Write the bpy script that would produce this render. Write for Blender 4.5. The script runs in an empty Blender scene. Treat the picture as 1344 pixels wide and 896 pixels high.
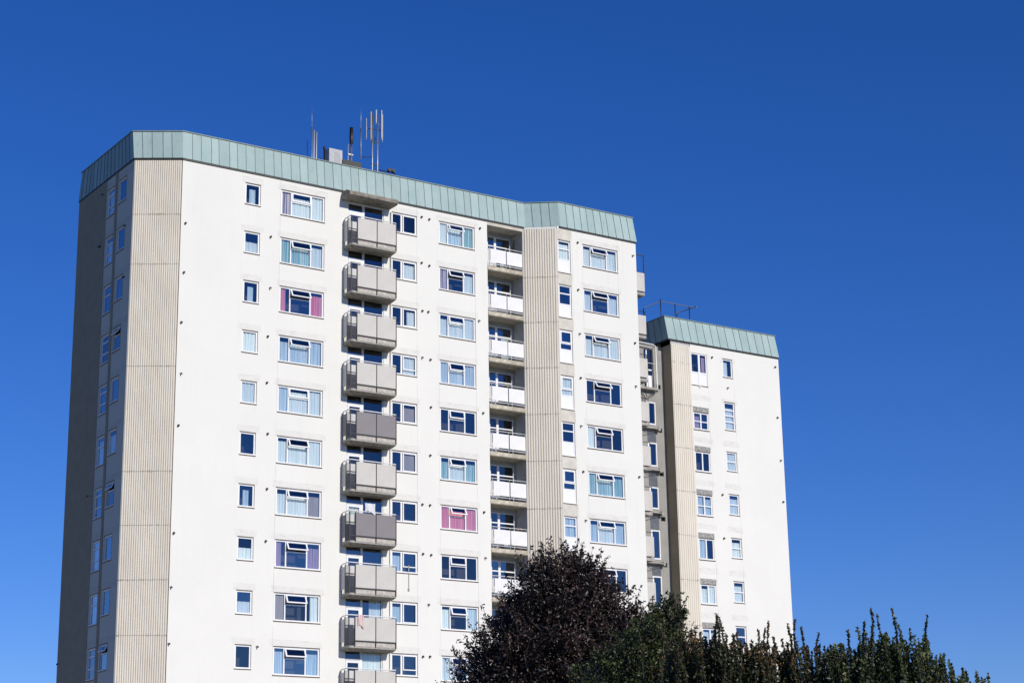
import bpy, math, random
import numpy as np
from mathutils import Vector, Matrix
R = math.radians
random.seed(7)
rng = np.random.default_rng(11)
scene = bpy.context.scene
COL = scene.collection

# ------------------------------------------------------------------ helpers
class MB:
    """collects quads, boxes and tubes and links them as one mesh"""
    def __init__(s): s.v=[]; s.f=[]; s.m=[]; s.sm=[]
    def quad(s,a,b,c,d,m=0):
        n=len(s.v); s.v+=[tuple(a),tuple(b),tuple(c),tuple(d)]; s.f.append((n,n+1,n+2,n+3)); s.m.append(m); s.sm.append(False)
    def poly(s,pts,m=0):
        n=len(s.v); s.v+=[tuple(p) for p in pts]; s.f.append(tuple(range(n,n+len(pts)))); s.m.append(m); s.sm.append(False)
    def box(s,x0,x1,y0,y1,z0,z1,m=0):
        n=len(s.v)
        s.v+=[(x0,y0,z0),(x1,y0,z0),(x1,y1,z0),(x0,y1,z0),(x0,y0,z1),(x1,y0,z1),(x1,y1,z1),(x0,y1,z1)]
        for q in ((0,3,2,1),(4,5,6,7),(0,1,5,4),(1,2,6,5),(2,3,7,6),(3,0,4,7)):
            s.f.append(tuple(n+i for i in q)); s.m.append(m); s.sm.append(False)
    def prism(s,poly,z0,z1,m=0,inset=0):
        """vertical prism over an (x,y) polygon, counter-clockwise"""
        n=len(s.v); k=len(poly)
        s.v+=[(x,y,z0) for x,y in poly]+[(x,y,z1) for x,y in poly]
        s.f.append(tuple(n+i for i in reversed(range(k)))); s.f.append(tuple(n+k+i for i in range(k)))
        s.m+=[m,m]; s.sm+=[False,False]
        for i in range(k):
            j=(i+1)%k; s.f.append((n+i,n+j,n+k+j,n+k+i)); s.m.append(m); s.sm.append(False)
    def tube(s,pts,rad,seg=8,m=0,cap=True):
        pts=[Vector(p) for p in pts]; k=len(pts)
        rads=rad if isinstance(rad,(list,tuple)) else [rad]*k
        n0=len(s.v); up=None
        for i,p in enumerate(pts):
            t=(pts[min(i+1,k-1)]-pts[max(i-1,0)]).normalized()
            ref=Vector((0,0,1)) if abs(t.z)<.95 else Vector((1,0,0))
            a=t.cross(ref).normalized(); b=t.cross(a).normalized()
            for j in range(seg):
                an=2*math.pi*j/seg; s.v.append(tuple(p+(a*math.cos(an)+b*math.sin(an))*rads[i]))
        for i in range(k-1):
            for j in range(seg):
                j2=(j+1)%seg
                s.f.append((n0+i*seg+j,n0+i*seg+j2,n0+(i+1)*seg+j2,n0+(i+1)*seg+j)); s.m.append(m); s.sm.append(True)
        if cap:
            s.f.append(tuple(n0+j for j in range(seg))); s.m.append(m); s.sm.append(False)
            s.f.append(tuple(n0+(k-1)*seg+j for j in reversed(range(seg)))); s.m.append(m); s.sm.append(False)
    def mesh(s,name,mats):
        me=bpy.data.meshes.new(name); me.from_pydata(s.v,[],s.f)
        for mt in (mats if isinstance(mats,(list,tuple)) else [mats]): me.materials.append(mt)
        me.polygons.foreach_set('material_index',s.m); me.polygons.foreach_set('use_smooth',s.sm)
        me.update(); return me

def ob(name,me,parent=None,loc=(0,0,0),rotz=0,rot=None):
    o=bpy.data.objects.new(name,me); COL.objects.link(o); o.parent=parent
    o.location=loc; o.rotation_euler=rot if rot else (0,0,rotz); return o
def tag(o,label=None,cat=None,group=None,kind=None):
    for k,val in (('label',label),('category',cat),('group',group),('kind',kind)):
        if val: o[k]=val
    return o
def copy_child(src,parent,loc=None):
    c=src.copy(); COL.objects.link(c); c.parent=parent
    if loc is not None: c.location=loc
    return c

# ------------------------------------------------------------------ materials
class NT:
    def __init__(s,name):
        s.mat=bpy.data.materials.new(name); s.mat.use_nodes=True; s.t=s.mat.node_tree; s.b=s.t.nodes['Principled BSDF']
    def n(s,ty,**kw):
        nd=s.t.nodes.new(ty)
        for k,v in kw.items(): setattr(nd,k,v)
        return nd
    def l(s,a,b): s.t.links.new(a,b)
    def math(s,op,a,b=None,c=None):
        nd=s.n('ShaderNodeMath',operation=op)
        for i,x in enumerate((a,b,c)):
            if x is None: continue
            if hasattr(x,'links'): s.l(x,nd.inputs[i])
            else: nd.inputs[i].default_value=x
        return nd.outputs[0]
    def obj(s): return s.n('ShaderNodeTexCoord').outputs['Object']
    def noise(s,vec,scale,detail=4,rough=.55,sc=None):
        if sc:
            mp=s.n('ShaderNodeMapping'); mp.inputs['Scale'].default_value=sc; s.l(vec,mp.inputs[0]); vec=mp.outputs[0]
        nd=s.n('ShaderNodeTexNoise'); nd.inputs['Scale'].default_value=scale; nd.inputs['Detail'].default_value=detail; nd.inputs['Roughness'].default_value=rough
        s.l(vec,nd.inputs['Vector']); return nd.outputs['Fac']
    def ramp(s,fac,stops):
        r=s.n('ShaderNodeValToRGB'); cr=r.color_ramp
        while len(cr.elements)<len(stops): cr.elements.new(.5)
        for e,(p,c) in zip(cr.elements,stops): e.position=p; e.color=tuple(c)+((1,) if len(c)==3 else ())
        s.l(fac,r.inputs[0]); return r.outputs[0]
    def mix(s,fac,a,b):
        m=s.n('ShaderNodeMix',data_type='RGBA')
        for i,x in ((0,fac),(6,a),(7,b)):
            if hasattr(x,'links'): s.l(x,m.inputs[i])
            else: m.inputs[i].default_value=x if i==0 else tuple(x)+(1,)
        return m.outputs[2]
    def bump(s,h,strength,dist=.01):
        b=s.n('ShaderNodeBump'); b.inputs['Strength'].default_value=strength; b.inputs['Distance'].default_value=dist
        s.l(h,b.inputs['Height']); s.l(b.outputs[0],s.b.inputs['Normal'])
    def done(s,col=None,rough=.7,metal=0,spec=.5):
        if col is not None:
            if hasattr(col,'links'): s.l(col,s.b.inputs['Base Color'])
            else: s.b.inputs['Base Color'].default_value=tuple(col)+(1,)
        s.b.inputs['Roughness'].default_value=rough; s.b.inputs['Metallic'].default_value=metal
        s.b.inputs['Specular IOR Level'].default_value=spec
        return s.mat

def simple(name,col,rough=.6,var=.12,scale=6,metal=0,spec=.5):
    m=NT(name); o=m.obj(); f=m.noise(o,scale)
    a=[c*(1-var) for c in col]; b=[min(1,c*(1+var)) for c in col]
    return m.done(m.ramp(f,[(.3,a),(.7,b)]),rough,metal,spec)

def render_mat(name,white,dirt,win_top,joints=(),period=2.7,ax=0,cols=()):
    """painted cement render: faint patches, grime under lintels and sills, thin panel joints"""
    m=NT(name); o=m.obj()
    sep=m.n('ShaderNodeSeparateXYZ'); m.l(o,sep.inputs[0]); X=sep.outputs[ax]; Z=sep.outputs[2]
    patch=m.ramp(m.noise(o,.35,5,.6),[(.35,[c*.965 for c in white]),(.62,white)])
    # vertical run marks
    run=m.noise(o,1.0,5,.6,sc=(5.5,5.5,.22)); runf=m.ramp(run,[(.56,(0,0,0)),(.78,(1,1,1))])
    col=m.mix(m.math('MULTIPLY',runf,.14),patch,dirt)
    # grime: z measured from each window head
    zz=m.math('SUBTRACT',Z,win_top-period*20); zm=m.math('MODULO',zz,period)
    above=m.math('MULTIPLY',m.math('LESS_THAN',zm,.36),m.math('GREATER_THAN',zm,.0))
    g=m.noise(o,2.2,6,.72,sc=(1,1,2.6)); gf=m.ramp(g,[(.50,(0,0,0)),(.66,(1,1,1))])
    inside=None
    for a_,b_ in cols:
        d=m.math('SUBTRACT',m.math('ABSOLUTE',m.math('SUBTRACT',X,(a_+b_)/2)),(b_-a_)/2+.22)
        d=m.math('ADD',d,m.math('MULTIPLY',m.noise(o,2.5,4,.6),.35)); k=m.math('LESS_THAN',d,.15); inside=k if inside is None else m.math('MAXIMUM',inside,k)
    if inside is not None: above=m.math('MULTIPLY',above,inside)
    col=m.mix(m.math('MULTIPLY',m.math('MULTIPLY',above,m.math('ADD',m.math('MULTIPLY',gf,.7),.3)),.50),col,dirt)
    # day-joint between the floors
    if joints:
        acc=None
        for j in joints:
            d=m.math('LESS_THAN',m.math('ABSOLUTE',m.math('SUBTRACT',X,j)),.011)
            acc=d if acc is None else m.math('MAXIMUM',acc,d)
        jf=m.math('MULTIPLY',acc,m.ramp(m.noise(o,1.1,3,.5,sc=(1,1,.6)),[(.38,(.05,.05,.05)),(.66,(.9,.9,.9))]))
        col=m.mix(m.math('MULTIPLY',jf,.7),col,[c*.55 for c in dirt])
    fine=m.noise(o,24,4,.6); m.bump(fine,.25,.01)
    return m.done(col,.9,0,.25)

WHITE=(.80,.785,.728); DIRT=(.52,.50,.455)
M={}
M['render']=render_mat('white_render',WHITE,DIRT,36.98,joints=(-6.27,-2.44,-4.86,-14.75),cols=((-16.81,-15.93),(-14.7,-12.09),(-7.88,-6.29),(-4.82,-2.47)))
M['render2']=render_mat('white_render_east',WHITE,DIRT,36.81,joints=(4.22,6.81,3.5),cols=((4.25,6.77),))
M['renderR']=render_mat('white_render_wing',WHITE,DIRT,26.9,joints=(16.3,18.42),cols=((15.0,16.3),(17.5,18.4)))
M['render_end']=render_mat('white_render_shaded',(.62,.60,.52),(.40,.38,.33),36.98,ax=1)  # same white paint, darkened and warmed for the shade on this wall
M['beige']=simple('beige_painted_render',(.42,.37,.30),.9,.06,1.2,spec=.2)
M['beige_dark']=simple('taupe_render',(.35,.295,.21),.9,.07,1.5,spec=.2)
M['grey_render']=simple('grey_render',(.33,.32,.295),.9,.10,1.3,spec=.2)
M['concrete']=simple('weathered_concrete',(.36,.345,.31),.92,.30,3.5,spec=.2)
M['concrete_d']=simple('darker_concrete',(.26,.235,.195),.92,.35,4,spec=.2)
M['frame']=simple('white_window_plastic',(.84,.84,.84),.35,.02)
M['sill']=simple('white_painted_sill',(.80,.79,.76),.5,.05,8)
M['brown']=simple('brown_trim_and_shadow',(.12,.075,.055),.8,.3,9)
M['grey_panel']=None
def panel_mat(name,c,dark,seed=0):
    m=NT(name); o=m.obj()
    f=m.noise(o,1.6,5,.65,sc=(1,1,.8)); col=m.ramp(f,[(.36,[x*.9 for x in c]),(.66,c)])
    run=m.noise(o,1,5,.6,sc=(9,9,.5)); col=m.mix(m.math('MULTIPLY',m.ramp(run,[(.56,(0,0,0)),(.76,(1,1,1))]),.32),col,dark)
    return m.done(col,.55)
M['grey_panel']=panel_mat('pale_grey_cement_sheet',(.60,.57,.52),(.40,.38,.34))
M['dark_panel']=panel_mat('dull_grey_cement_sheet',(.23,.21,.215),(.17,.16,.16))
M['white_panel']=panel_mat('white_cement_sheet',(.84,.83,.81),(.6,.58,.52))
M['metal_dark']=simple('dark_painted_steel',(.028,.026,.028),.5,.25,8)
M['galv']=simple('galvanised_steel',(.38,.385,.40),.45,.2,12,metal=.5)
M['rail_white']=simple('white_painted_rail',(.78,.77,.74),.5,.06)
M['aerial']=simple('grey_fibreglass',(.40,.385,.39),.5,.08)
M['dark_glass_panel']=simple('smoke_grey_panel',(.13,.135,.14),.3,.2,2)
M['rust']=simple('rusty_metal',(.16,.09,.055),.85,.4,10)
M['black']=simple('black_plastic',(.02,.02,.02),.5,.1)
M['interior']=simple('dim_room_backing',(.06,.055,.05),.95,.2,.8)
M['dark_shut']=simple('dark_depth_sheet',(.02,.02,.022),.9,.1)

def ribbed_mat(skip=()):
    m=NT('cream_ribbed_cladding'); o=m.obj()
    sep=m.n('ShaderNodeSeparateXYZ'); m.l(o,sep.inputs[0]); Z=sep.outputs[2]
    base=m.ramp(m.noise(o,.8,5,.6,sc=(1,1,.5)),[(.35,(.68,.625,.53)),(.65,(.745,.69,.59))])
    zm=m.math('MODULO',m.math('SUBTRACT',Z,31.83-54),2.7)
    d=m.math('MINIMUM',zm,m.math('SUBTRACT',2.7,zm))
    band=m.math('MULTIPLY',m.math('LESS_THAN',Z,35.5),m.math('LESS_THAN',d,m.math('MULTIPLY',m.noise(o,3.2,4,.7,sc=(1,1,.15)),.11)))
    for q_ in skip: band=m.math('MULTIPLY',band,m.math('GREATER_THAN',m.math('ABSOLUTE',m.math('SUBTRACT',Z,q_)),.4))
    nf=m.ramp(m.noise(o,4.3,3,.6),[(.48,(0,0,0)),(.66,(1,1,1))])
    col=m.mix(m.math('MULTIPLY',m.math('MULTIPLY',band,nf),.42),base,(.26,.20,.14))
    run=m.ramp(m.noise(o,1,5,.65,sc=(7,7,.35)),[(.6,(0,0,0)),(.78,(1,1,1))])
    col=m.mix(m.math('MULTIPLY',run,.35),col,(.36,.31,.25))
    return m.done(col,.75,0,.3)
M['ribbed']=ribbed_mat(); SKIP=(31.83-2.7,31.83-8.1); M['ribbed_left']=ribbed_mat(SKIP)

def copper():
    m=NT('green_copper_sheet'); o=m.obj()
    rnd=m.n('ShaderNodeAttribute'); rnd.attribute_name='tone'
    f=m.noise(o,.9,5,.65,sc=(1,1,.6))
    a=m.ramp(f,[(.3,(.31,.42,.41)),(.55,(.365,.47,.455)),(.8,(.41,.505,.485))])
    hs=m.n('ShaderNodeHueSaturation'); m.l(a,hs.inputs['Color']); 
    m.l(m.math('ADD',m.math('MULTIPLY',rnd.outputs['Fac'],.12),.94),hs.inputs['Value'])
    run=m.ramp(m.noise(o,1,5,.65,sc=(8,8,.5)),[(.58,(0,0,0)),(.76,(1,1,1))])
    col=m.mix(m.math('MULTIPLY',run,.5),hs.outputs[0],(.19,.23,.20))
    m.bump(m.noise(o,3,3,.5,sc=(1,1,.4)),.35,.03)
    return m.done(col,.6,0,.15)
M['copper']=copper()
M['seam']=simple('copper_seam',(.17,.24,.23),.6,.2,3)

def glass():
    m=NT('window_glass'); t=m.t; t.nodes.remove(m.b)
    tr=m.n('ShaderNodeBsdfTransparent'); tr.inputs[0].default_value=(.97,.98,.98,1)
    gl=m.n('ShaderNodeBsdfGlossy'); gl.inputs['Roughness'].default_value=.03; gl.inputs['Color'].default_value=(.86,.93,1,1)
    fr=m.n('ShaderNodeFresnel'); fr.inputs['IOR'].default_value=1.9
    nz=m.noise(m.obj(),1.3,2,.5); b=m.n('ShaderNodeBump'); b.inputs['Strength'].default_value=.06; b.inputs['Distance'].default_value=.05
    m.l(nz,b.inputs['Height']); m.l(b.outputs[0],gl.inputs['Normal'])
    mx=m.n('ShaderNodeMixShader'); rnd=m.n('ShaderNodeObjectInfo').outputs['Random']; m.l(m.math('MINIMUM',m.math('MULTIPLY',fr.outputs[0],m.math('ADD',m.math('MULTIPLY',rnd,1.5),1.2)),.40),mx.inputs[0]); m.l(tr.outputs[0],mx.inputs[1]); m.l(gl.outputs[0],mx.inputs[2])
    m.l(mx.outputs[0],t.nodes['Material Output'].inputs[0]); return m.mat
M['glass']=glass()
def cloth(name,a,b,sc=14):
    m=NT(name); o=m.obj(); f=m.noise(o,1,3,.5,sc=(sc,sc,.3))
    return m.done(m.ramp(f,[(.38,a),(.62,b)]),.95,0,.1)
C={'w':cloth('white_net_curtain',(.66,.77,.77),(.86,.93,.90)),
   'g':cloth('teal_curtain',(.22,.46,.46),(.66,.80,.78)),
   'r':cloth('pink_red_curtain',(.72,.20,.26),(.86,.42,.44)),
   'p':cloth('mauve_curtain',(.34,.25,.36),(.60,.48,.56)),
   'd':cloth('grey_blind',(.34,.32,.31),(.42,.39,.38),2),
   'b':cloth('blue_curtain',(.42,.58,.66),(.74,.84,.88)),
   's':cloth('striped_curtain',(.16,.15,.22),(.86,.78,.78),22)}

# ------------------------------------------------------------------ camera
f_px=2486.54; p=R(15.630); r=R(-.9432)
right=Vector((math.cos(r),-math.sin(r)*math.sin(p),math.sin(r)*math.cos(p)))
up=Vector((-math.sin(r),-math.cos(r)*math.sin(p),math.cos(r)*math.cos(p)))
fwd=Vector((0,math.cos(p),math.sin(p)))
cam=bpy.data.cameras.new('camera'); co=bpy.data.objects.new('camera',cam); COL.objects.link(co)
mt=Matrix((right,up,-fwd)).transposed().to_4x4(); mt.translation=Vector((0,0,1.6)); co.matrix_world=mt
cam.sensor_width=36; cam.sensor_fit='HORIZONTAL'; cam.lens=f_px/1344*36; cam.clip_end=5000; cam.clip_start=.5
scene.camera=co

# ------------------------------------------------------------------ light
SUN_AZ=8; EL=28
phi=R(56.192); e=Vector((math.sin(phi),math.cos(phi))); nn=Vector((math.cos(phi),-math.sin(phi)))
hd=nn*math.cos(R(SUN_AZ))+e*math.sin(R(SUN_AZ))
sd=Vector((hd.x*math.cos(R(EL)),hd.y*math.cos(R(EL)),math.sin(R(EL))))
sl=bpy.data.lights.new('sun','SUN'); sl.energy=3.75; sl.angle=R(.53); sl.color=(1,.945,.845)
so=bpy.data.objects.new('sun',sl); COL.objects.link(so); so.rotation_euler=sd.to_track_quat('Z','Y').to_euler(); so.location=sd*200
w=bpy.data.worlds.new('World'); scene.world=w; w.use_nodes=True; wt=w.node_tree
sk=wt.nodes.new('ShaderNodeTexSky'); sk.sky_type='NISHITA'; sk.sun_disc=False
sk.sun_elevation=R(EL); sk.sun_rotation=math.atan2(sd.x,sd.y)
sk.air_density=1.0; sk.dust_density=.0; sk.ozone_density=3.0; sk.altitude=600
hs=wt.nodes.new('ShaderNodeHueSaturation'); hs.inputs['Saturation'].default_value=1.3; hs.inputs['Value'].default_value=1.0
wt.links.new(sk.outputs[0],hs.inputs['Color'])
wmx=wt.nodes.new('ShaderNodeMix'); wmx.data_type='RGBA'; wmx.blend_type='MULTIPLY'; wmx.inputs[0].default_value=1; wmx.inputs[7].default_value=(.42,.515,.87,1)
wt.links.new(hs.outputs[0],wmx.inputs[6]); wt.links.new(wmx.outputs[2],wt.nodes['Background'].inputs[0])
wt.nodes['Background'].inputs[1].default_value=.12
scene.view_settings.view_transform='Standard'; scene.view_settings.look='None'; scene.view_settings.exposure=0; scene.view_settings.gamma=1

# ------------------------------------------------------------------ setting: ground
def ground():
    m=NT('grass_ground'); o=m.obj(); f=m.noise(o,.15,6,.6)
    mat=m.done(m.ramp(f,[(.3,(.035,.055,.018)),(.7,(.07,.095,.03))]),.95)
    b=MB(); b.quad((-1500,-500,0),(1500,-500,0),(1500,2500,0),(-1500,2500,0))
    tag(ob('ground',b.mesh('ground',mat)),kind='structure')
    b=MB(); b.prism([(-30,-4),(30,-4),(30,2.5),(-30,2.5)],0.004,.12)
    tag(ob('pavement',b.mesh('pavement',simple('paving',(.28,.27,.25),.9,.15,1))),kind='structure')
    b=MB(); b.quad((-90,62,.008),(120,62,.008),(120,190,.008),(-90,190,.008)); tag(ob('bounce_ground',b.mesh('bounce_ground',simple('pale_bounce_paving',(.30,.28,.25),.9,.15,.4))),kind='structure')  # unseen pale ground, added to bounce warm light onto the shaded walls
ground()

# ------------------------------------------------------------------ the tower
ROTZ=math.atan2(e.y,e.x)
tower=bpy.data.objects.new('apartment_tower',None); COL.objects.link(tower)
tower.location=(0,103.7025,0); tower.rotation_euler=(0,0,ROTZ)
tag(tower,'tall white rendered apartment tower with pale green copper roof band and stacked grey balconies','apartment tower')
wing=bpy.data.objects.new('apartment_tower',None); COL.objects.link(wing)
wing.location=tower.location; wing.rotation_euler=(0,0,ROTZ)
tag(wing,'lower, narrower white apartment tower behind the right end of the tall one, green roof band','apartment tower')

S=2.7; NR=11
def wall(mb,org,ang,u0,u1,z0,z1,holes,m=0,reveal=.14):
    """vertical wall plane with rectangular openings; org at u=0, outward normal is -90deg from ang"""
    c,s=math.cos(ang),math.sin(ang)
    P=lambda u,y,z:(org[0]+u*c-y*s,org[1]+u*s+y*c,z)
    us=sorted({u0,u1}|{h[i] for h in holes for i in (0,1)}); zs=sorted({z0,z1}|{h[i] for h in holes for i in (2,3)})
    idx={}
    def vi(a,b):
        if (a,b) not in idx: idx[(a,b)]=len(mb.v); mb.v.append(P(us[a],0,zs[b]))
        return idx[(a,b)]
    for i in range(len(us)-1):
        for k in range(len(zs)-1):
            cu,cz=(us[i]+us[i+1])/2,(zs[k]+zs[k+1])/2
            if any(h[0]<cu<h[1] and h[2]<cz<h[3] for h in holes): continue
            mb.f.append((vi(i,k),vi(i+1,k),vi(i+1,k+1),vi(i,k+1))); mb.m.append(m); mb.sm.append(False)
    for h in holes:
        a,b,c0,d=h[:4]; t=h[4] if len(h)>4 else reveal
        mb.quad(P(a,0,c0),P(a,0,d),P(a,t,d),P(a,t,c0),m); mb.quad(P(b,0,d),P(b,0,c0),P(b,t,c0),P(b,t,d),m)
        mb.quad(P(a,0,d),P(b,0,d),P(b,t,d),P(a,t,d),m); mb.quad(P(b,0,c0),P(a,0,c0),P(a,t,c0),P(b,t,c0),m)

BOT=36.98
ROWS=range(NR)
def rowz(z,r): return z-S*r
W_S=(-16.81,-15.93,35.80,36.97); W_2=(-14.70,-12.09,35.57,36.98); W_4=(-7.88,-6.29,35.82,36.96); W_5=(-4.82,-2.47,35.66,36.97)
W_D=(-10.64,-8.39,34.55,37.03); W_7=(2.50,3.37,34.85,36.80); W_8=(4.25,6.77,35.47,36.81)
def holes(*defs): return [(a,b,rowz(c,r),rowz(d,r)) for a,b,c,d in defs for r in ROWS]

SOF=37.62
# front wall, balcony recess left open as one shaft of floors
LG0,LG1=-1.60,.83
hs_=holes(W_S,W_2,W_4,W_5,W_D)
# loggia openings per floor: from slab top up to beam
LGH=[(LG0,LG1-.001,rowz(34.63,r)+.0,rowz(37.33,r)-.0,1.0) for r in ROWS]
shaft=(LG0,LG1-.001,rowz(34.63,NR-1),37.33,.02)
mb=MB(); wall(mb,(0,0),0,-20.43,LG1,0,SOF,hs_+[shaft])
ob('front_wall',mb.mesh('front_wall',M['render']),tower)
mb=MB(); wall(mb,(0,-1.2),0,2.45,8.17,0,SOF,holes(W_7,W_8))
ob('front_wall',mb.mesh('front_wall_east',M['render2']),tower)
# beige spandrels between the narrow windows
spm=simple('cream_spandrel',(.62,.585,.505),.85,.12,2.5)
for r in range(NR+1):
    a=MB()
    if r<NR: a.box(2.47,3.46,-1.206,-1.19,rowz(36.80,r)-2.7+.03,rowz(34.85,r)-.05)
    else: a.box(2.47,3.46,-1.206,-1.19,36.84,37.5)
    ob('spandrel',a.mesh('spandrel',spm),tower)
# left end wall, plane x=-22.55 facing -x ; u axis runs along -y so that outward = -x
EX=-22.55
W_L1=(3.86,4.86,35.38,36.92); W_L2=(2.27,3.30,35.70,36.98)
eh=[(a,b,rowz(c,r),rowz(d,r)) for a,b,c,d in (W_L1,W_L2) for r in ROWS]
# wall() with ang=-90deg: direction (0,-1); outward normal (-1,0)
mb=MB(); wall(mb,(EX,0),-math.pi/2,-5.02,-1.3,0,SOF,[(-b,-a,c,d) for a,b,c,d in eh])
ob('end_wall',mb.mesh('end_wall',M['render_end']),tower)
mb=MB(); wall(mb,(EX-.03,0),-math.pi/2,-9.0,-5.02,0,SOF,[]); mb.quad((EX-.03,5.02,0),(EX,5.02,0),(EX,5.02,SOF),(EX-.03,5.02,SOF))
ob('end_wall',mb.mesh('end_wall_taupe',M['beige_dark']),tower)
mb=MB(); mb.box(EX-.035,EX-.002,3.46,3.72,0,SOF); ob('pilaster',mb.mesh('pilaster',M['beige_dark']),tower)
# right end wall and back wall
mb=MB(); mb.quad((8.17,-1.2,0),(8.17,9,0),(8.17,9,SOF),(8.17,-1.2,SOF)); ob('end_wall',mb.mesh('end_wall_east',M['renderR']),tower)
mb=MB(); mb.quad((8.17,9,0),(EX,9,0),(EX,9,SOF),(8.17,9,SOF)); ob('back_wall',mb.mesh('back_wall',M['beige']),tower)
# rooms behind the windows: dark sheets, dimness put into their colour
mb=MB()
mb.box(-20.3,LG0-.02,.9,.93,0,SOF); mb.box(-22.0,-21.9,1.3,8.9,0,SOF); mb.box(2.5,8.1,-.3,-.27,0,SOF); mb.box(-20.3,LG0-.02,.15,.17,0,.3)
mb.box(-7.96,-7.93,.15,.9,0,SOF); mb.box(-5.6,-5.57,.15,.9,0,SOF); mb.box(3.8,3.83,-1.05,-.3,0,SOF)
for r in range(NR+1):   # floor slabs between storeys
    z=rowz(37.45,r); mb.box(-20.2,LG0-.03,.15,.9,z-.1,z); mb.box(2.6,8.1,-1.05,-.3,z-.1,z)
ob('room_interior',mb.mesh('room_interior',M['interior']),tower)

# ribbed panels (folded trapezoid ribs) ------------------------------
def ribbed(name,a,b,z0,z1,pitch,parent,flat=.12,depth=.034,skip=(),mat='ribbed'):
    a=Vector(a); b=Vector(b); t=(b-a); L=t.length; t/=L; n=Vector((t.y,-t.x))  # outward for counter-clockwise front
    mb=MB(); prof=[]
    x=0; prof.append((0,0)); x=flat; prof.append((x,0))
    k=int((L-flat-.03)/pitch); pw=(L-flat-.03)/k
    for i in range(k):
        x0=flat+i*pw
        prof+=[(x0+pw*.14,depth),(x0+pw*.52,depth),(x0+pw*.66,0),(x0+pw,0)]
    prof.append((L,0))
    zs=[z0]; z=31.83-13*S
    while z<z1:
        if z>z0+.2 and z<z1-2 and not any(abs(z-q_)<.3 for q_ in skip): zs.append(z)
        z+=S
    zs.append(z1)
    for j in range(len(zs)-1):
        za=zs[j]+(.012 if j else 0); zb=zs[j+1]
        lean=.008   # each sheet laps out over the one below
        for (xa,da),(xb,db) in zip(prof[:-1],prof[1:]):
            if xb-xa<1e-6: continue
            pa=a+t*xa; pb=a+t*xb
            o1=lean; o2=.004
            mb.quad(((pa+n*(da+o1)).x,(pa+n*(da+o1)).y,za),((pb+n*(db+o1)).x,(pb+n*(db+o1)).y,za),((pb+n*(db+o2)).x,(pb+n*(db+o2)).y,zb),((pa+n*(da+o2)).x,(pa+n*(da+o2)).y,zb))
    q=n*-.03
    mb.quad(((a+q).x,(a+q).y,z0),((b+q).x,(b+q).y,z0),((b+q).x,(b+q).y,z1+.12),((a+q).x,(a+q).y,z1+.12),1)
    return ob(name,mb.mesh(name,[M[mat],M['sill']]),parent)
ribbed('ribbed_panel',(EX,1.3),(-20.43,0),0,37.50,.108,tower,flat=.03,skip=SKIP,mat='ribbed_left')
ribbed('ribbed_panel',(LG1,0),(2.45,-1.2),0,37.48,.138,tower)
# small returns beside ribbed panels
mb=MB(); mb.box(-20.46,-20.425,-.012,.3,0,SOF); ob('corner_trim',mb.mesh('corner_trim',M['brown']),tower)

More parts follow.
